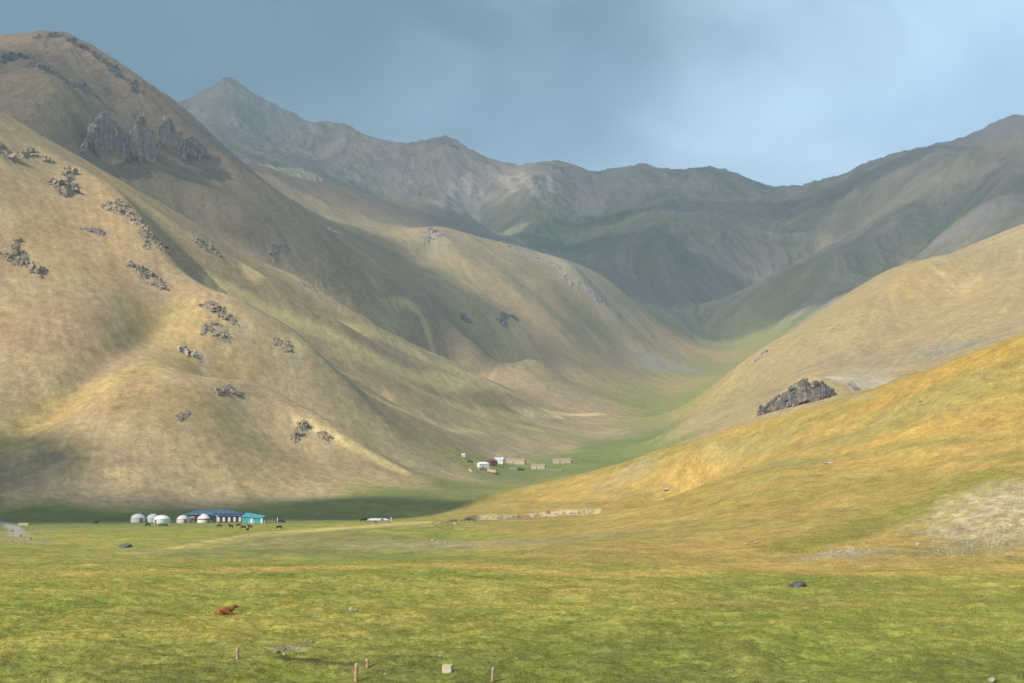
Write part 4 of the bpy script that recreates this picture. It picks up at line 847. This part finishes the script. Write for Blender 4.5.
def car(px,py,label):
    p=base(px,py); e=empty('parked_car',p,.12,label,'car'); b=MB(); b.box(-2.15,2.15,-.85,.85,.35,.95,.05,.04); b.box(-1.5,1.25,-.78,.78,.952,1.62,.38,.14); b.build('body',M['car'],e,False,.06)
    for sx,lab in ((-.8,0),(.45,0)): MB().box(sx-.45,sx+.45,-.80,-.70,1.03,1.45,.12,.0).build('window',M['glass'],e)
    for x in (-1.35,1.35):
        for y in (-.8,.8):
            MB().tube((x,y-.11,.34),(x,y+.11,.34),.34,.34,16).build('wheel',M['tyre'],e)
car(280.5,523,'dark car parked right of the teal shed behind the camp fence')
for px,py,h,lab in ((217,524.5,9,'tall white pole before the left end of the dark hall'),(249,523.9,3.2,'short white post before the teal shed, left of three'),(254,523.9,3.2,'short white post before the teal shed, middle of three'),(264.3,524.4,3.6,'short white post just right of the teal shed\'s white end'),(277.5,524,6,'white post standing before the dark car'),(391,522.6,5,'white post right beside the low pale shed behind the yellow swell')):
    p=base(px,py); s=mpp_at(p); m=MB().tube((0,0,-.2),(0,0,h*s),.14,.12,10); m.tube((0,0,h*s),(0,0,h*s+.08),.15,.05,10); o=m.build('camp_post',M['white'],None,True); o.location=p; tag(o,lab,'post','white posts round the camp')
p=base(24,525.4); s=mpp_at(p); o=MB().box(-5*s,5*s,-1.2,1.2,-.2,2.2*s,.1,.1).build('concrete_slab',M['mud'],None,False,.05); o.location=p; o.rotation_euler=(0,0,.1); tag(o,'pale yellow slab lying on the rubble heap beside the road','slab')
# ---------------------------------------------------------------- far farmstead
H2='buildings of the far farmstead'
small_shed(483,468.4,10,6.5,'white square house of the far farmstead with two dark windows','white','felt',6,.35,1.5,.3,'house','house',H2)
small_shed(491.5,465.2,8,6.4,'red brown house between the white house and the house with the pale blue roof','brown','brown',6,.6,0,.35,'house','house',H2)
small_shed(499.5,463.4,9.5,6,'white house with a pale blue roof at the top of the far farmstead','white','pale_blue',6,-.35,0,.45,'house','house',H2)
small_shed(516,463.8,19,5,'longest cream barn of the far farmstead right of the pale blue roof','mud','mudroof',5,-.26,0,.25,'barn','barn',H2)
small_shed(538.5,468.8,14,4.8,'cream barn with a dark end standing between two low dark walls','mud','mudroof',5,-.22,0,.25,'barn','barn',H2)
small_shed(562,463,18,4.4,'pale barn standing alone at the right end of the far farmstead','mud','mudroof',5,-.10,0,.3,'barn','barn',H2)
small_shed(463.3,456.8,3,3.4,'tiny white hut standing apart above the far farmstead','white','felt',2,.2,0,.35,'hut','hut',H2,0)
def stone_wall(pts,h,label,matn):
    P=[hit(*q) for q in pts]; b=P[0]; m=MB()
    for a,c in zip(P[:-1],P[1:]):
        d=c-a; L_=math.hypot(d[0],d[1]); n=np.array([-d[1],d[0],0])/L_*.35; hh=np.array([0,0,h]); lo=np.array([0,0,-.8])
        q=[a-n+lo,c-n+lo,c+n+lo,a+n+lo,a-n*.7+hh,c-n*.7+hh,c+n*.7+hh,a+n*.7+hh]; m.add([x-b for x in q],[(0,3,2,1),(4,5,6,7),(0,1,5,4),(1,2,6,5),(2,3,7,6),(3,0,4,7)])
    o=m.build('corral_wall',M[matn]); o.location=b; tag(o,label,'corral wall','walls of the far farmstead')
stone_wall([(467,462),(473,463.2),(478,465.2)],1.5,'grey corral wall behind the white farmhouse','grey')
stone_wall([(469,470.5),(472,472.2),(478,473)],1.3,'pale curved corral wall left of the white farmhouse','mud')
stone_wall([(479,470),(487,471),(496,473)],2.0,'cream wall running right from the foot of the white farmhouse','mud')
stone_wall([(487,473.6),(493,474.4),(499,474.6)],1.4,'dark low wall under the cream wall of the farmhouse','grey')
stone_wall([(510,468.8),(517,470.2),(524,470.6)],1.6,'dark low shed wall below the longest cream barn','grey')
stone_wall([(546,470),(554,471),(562,471.6)],1.6,'dark low wall running right from the barn with the dark end','grey')
stone_wall([(572,462.6),(575,463)],1.5,'short dark wall at the right end of the lone barn','grey')
# ---------------------------------------------------------------- grass
def grass():
    rng=np.random.default_rng(77); n=220000
    az=np.radians(rng.uniform(-23.5,23.5,n)); r=np.exp(rng.uniform(math.log(105),math.log(360),n)); x=r*np.sin(az); y=r*np.cos(az)
    dens=.9*fbm(x,y,2.6,3,201)+.8*fbm(x,y,1.3,2,401)+.4*fbm(x,y,9,2,402); k=rng.random(n)<np.clip(.50+1.5*dens,.06,1)*smooth(370,210,r); x,y,r=x[k],y[k],r[k]; n=len(x); z=ground(x,y)
    hue=.55*fbm(x,y,9,2,221)+.5*fbm(x,y,2.6,3,201)+.5*fbm(x,y,30,2,404)+.25*rng.standard_normal(n).astype(np.float32); nb=6  # blades yellower on tops, greener in hollows, painting in the hummocks' light and shadow
    a=rng.uniform(0,2*np.pi,(n,nb)); ln=(.05+.10*rng.random((n,nb)))*(1+.8*np.clip(dens[k],-.5,.8))[:,None]; w=.018+.0002*r[:,None]+0*ln; off=.16*rng.standard_normal((n,nb,2))
    bx=x[:,None]+off[...,0]; by=y[:,None]+off[...,1]; bz=np.repeat(z[:,None],nb,1)-.02
    dxv,dyv=np.cos(a),np.sin(a); lean=ln*rng.uniform(.1,.7,(n,nb)); b=rng.uniform(0,2*np.pi,(n,nb))
    v=np.stack([np.stack([bx-dxv*w,by-dyv*w,bz],-1),np.stack([bx+dxv*w,by+dyv*w,bz],-1),np.stack([bx+np.cos(b)*lean,by+np.sin(b)*lean,bz+ln],-1)],2).reshape(-1,3)
    f=np.arange(len(v)).reshape(-1,3); m,N,L,bs=node_mat('grass_blade'); at=N.new('ShaderNodeAttribute'); at.attribute_name='pigment'; L.new(at.outputs['Color'],bs.inputs['Base Color']); bs.inputs['Roughness'].default_value=.7; bs.inputs['Specular IOR Level'].default_value=.1; tl=N.new('ShaderNodeBsdfTranslucent'); L.new(at.outputs['Color'],tl.inputs['Color']); mx=N.new('ShaderNodeMixShader'); mx.inputs[0].default_value=.5; L.new(bs.outputs[0],mx.inputs[1]); L.new(tl.outputs[0],mx.inputs[2]); L.new(mx.outputs[0],N['Material Output'].inputs['Surface'])
    me=mesh_from('grass',v,f,m,False); A_=me.attributes.new('pigment','FLOAT_COLOR','POINT'); t=np.clip(.45+.6*hue,0,1)[:,None]; c=np.array([[.165,.215,.034]])*(1-t)+np.array([[.40,.335,.078]])*t
    _j=np.clip(np.searchsorted(TH,np.arctan2(x,y)),0,len(TH)-1); _i=np.clip(np.searchsorted(LR,np.log(np.hypot(x,y))),0,len(LR)-1); c=.35*c+.65*1.45*C[_i,_j]; c=np.repeat(c[:,None,:],nb*3,1).reshape(-1,3)*rng.uniform(.8,1.2,(n*nb*3,1)); A_.data.foreach_set('color',np.concatenate([c,np.ones((len(c),1))],1).astype(np.float32).ravel())
    o=bpy.data.objects.new('grass',me); COL.objects.link(o); tag(o,'tufts of green and yellow grass over the near meadow','grass',None,'stuff')
grass()
# ---------------------------------------------------------------- unseen clouds added outside the view to shade the far slopes and the camp
def cloud_mat(dense=.46):
    m=bpy.data.materials.new('cloud'); m.use_nodes=True; N=m.node_tree.nodes; L=m.node_tree.links; N.clear(); o=N.new('ShaderNodeOutputMaterial'); t=N.new('ShaderNodeBsdfTransparent'); d=N.new('ShaderNodeBsdfDiffuse'); tr=N.new('ShaderNodeBsdfTranslucent')
    d.inputs['Color'].default_value=(.9,.9,.92,1); tr.inputs['Color'].default_value=(.9,.9,.92,1); a=N.new('ShaderNodeMixShader'); a.inputs[0].default_value=.4; L.new(d.outputs[0],a.inputs[1]); L.new(tr.outputs[0],a.inputs[2])
    mx=N.new('ShaderNodeMixShader'); tc=N.new('ShaderNodeTexCoord'); n=N.new('ShaderNodeTexNoise'); n.inputs['Scale'].default_value=.0022; n.inputs['Detail'].default_value=6; L.new(tc.outputs['Object'],n.inputs['Vector'])
    r=N.new('ShaderNodeMapRange'); r.inputs['From Min'].default_value=.30; r.inputs['From Max'].default_value=.52; r.inputs['To Min'].default_value=.12; r.inputs['To Max'].default_value=dense; L.new(n.outputs['Fac'],r.inputs['Value'])
    L.new(r.outputs[0],mx.inputs[0]); L.new(t.outputs[0],mx.inputs[1]); L.new(a.outputs[0],mx.inputs[2]); L.new(mx.outputs[0],o.inputs['Surface']); return m
CLM={}
def cloud(target,rx,ry,h,label,seed,dense=.46):
    """a cloud whose shadow falls round the target point; (x, y, z) is found by going up the sun's direction"""
    t=(h-target[2])/SUN[2]; c=np.array(target)+SUN*t; v,f=ICO[4]; v=v.copy(); n=fbm(v[:,0]+3*seed,v[:,1]+v[:,2],.9,4,500+seed)
    v=v*(1+.45*n)[:,None]*np.array([rx,ry,130]); v[:,2]=np.where(v[:,2]<0,v[:,2]*.35,v[:,2])
    o=bpy.data.objects.new('cloud',mesh_from('cloud',v,f,CLM.setdefault(dense,None) or CLM.update({dense:cloud_mat(dense)}) or CLM[dense],True)); o.location=c; COL.objects.link(o); tag(o,label,'cloud','unseen clouds added to cast shade'); return c
SHADE_CLOUDS=[((150,5100,900),2700,1500,3300,'large unseen cloud shading the left of the back range'),
        ((1050,3350,450),1150,950,3000,'broad unseen cloud shading the right flank of the valley'),
        ((-880,1900,430),600,540,2700,'flat unseen cloud shading the dark mountain',.38),
        ((-360,3250,600),680,520,2600,'small unseen cloud shading the slopes behind the rounded spur'),
        ((-175,616,-38),150,40,1800,'small low unseen cloud added to shade the camp',.85),
        ((-408,612,0),62,58,1850,'smallest low unseen cloud added to shade the slope foot left of the camp',.85)]
for k,c in enumerate(SHADE_CLOUDS): cloud(*c[:5],k,*c[5:])
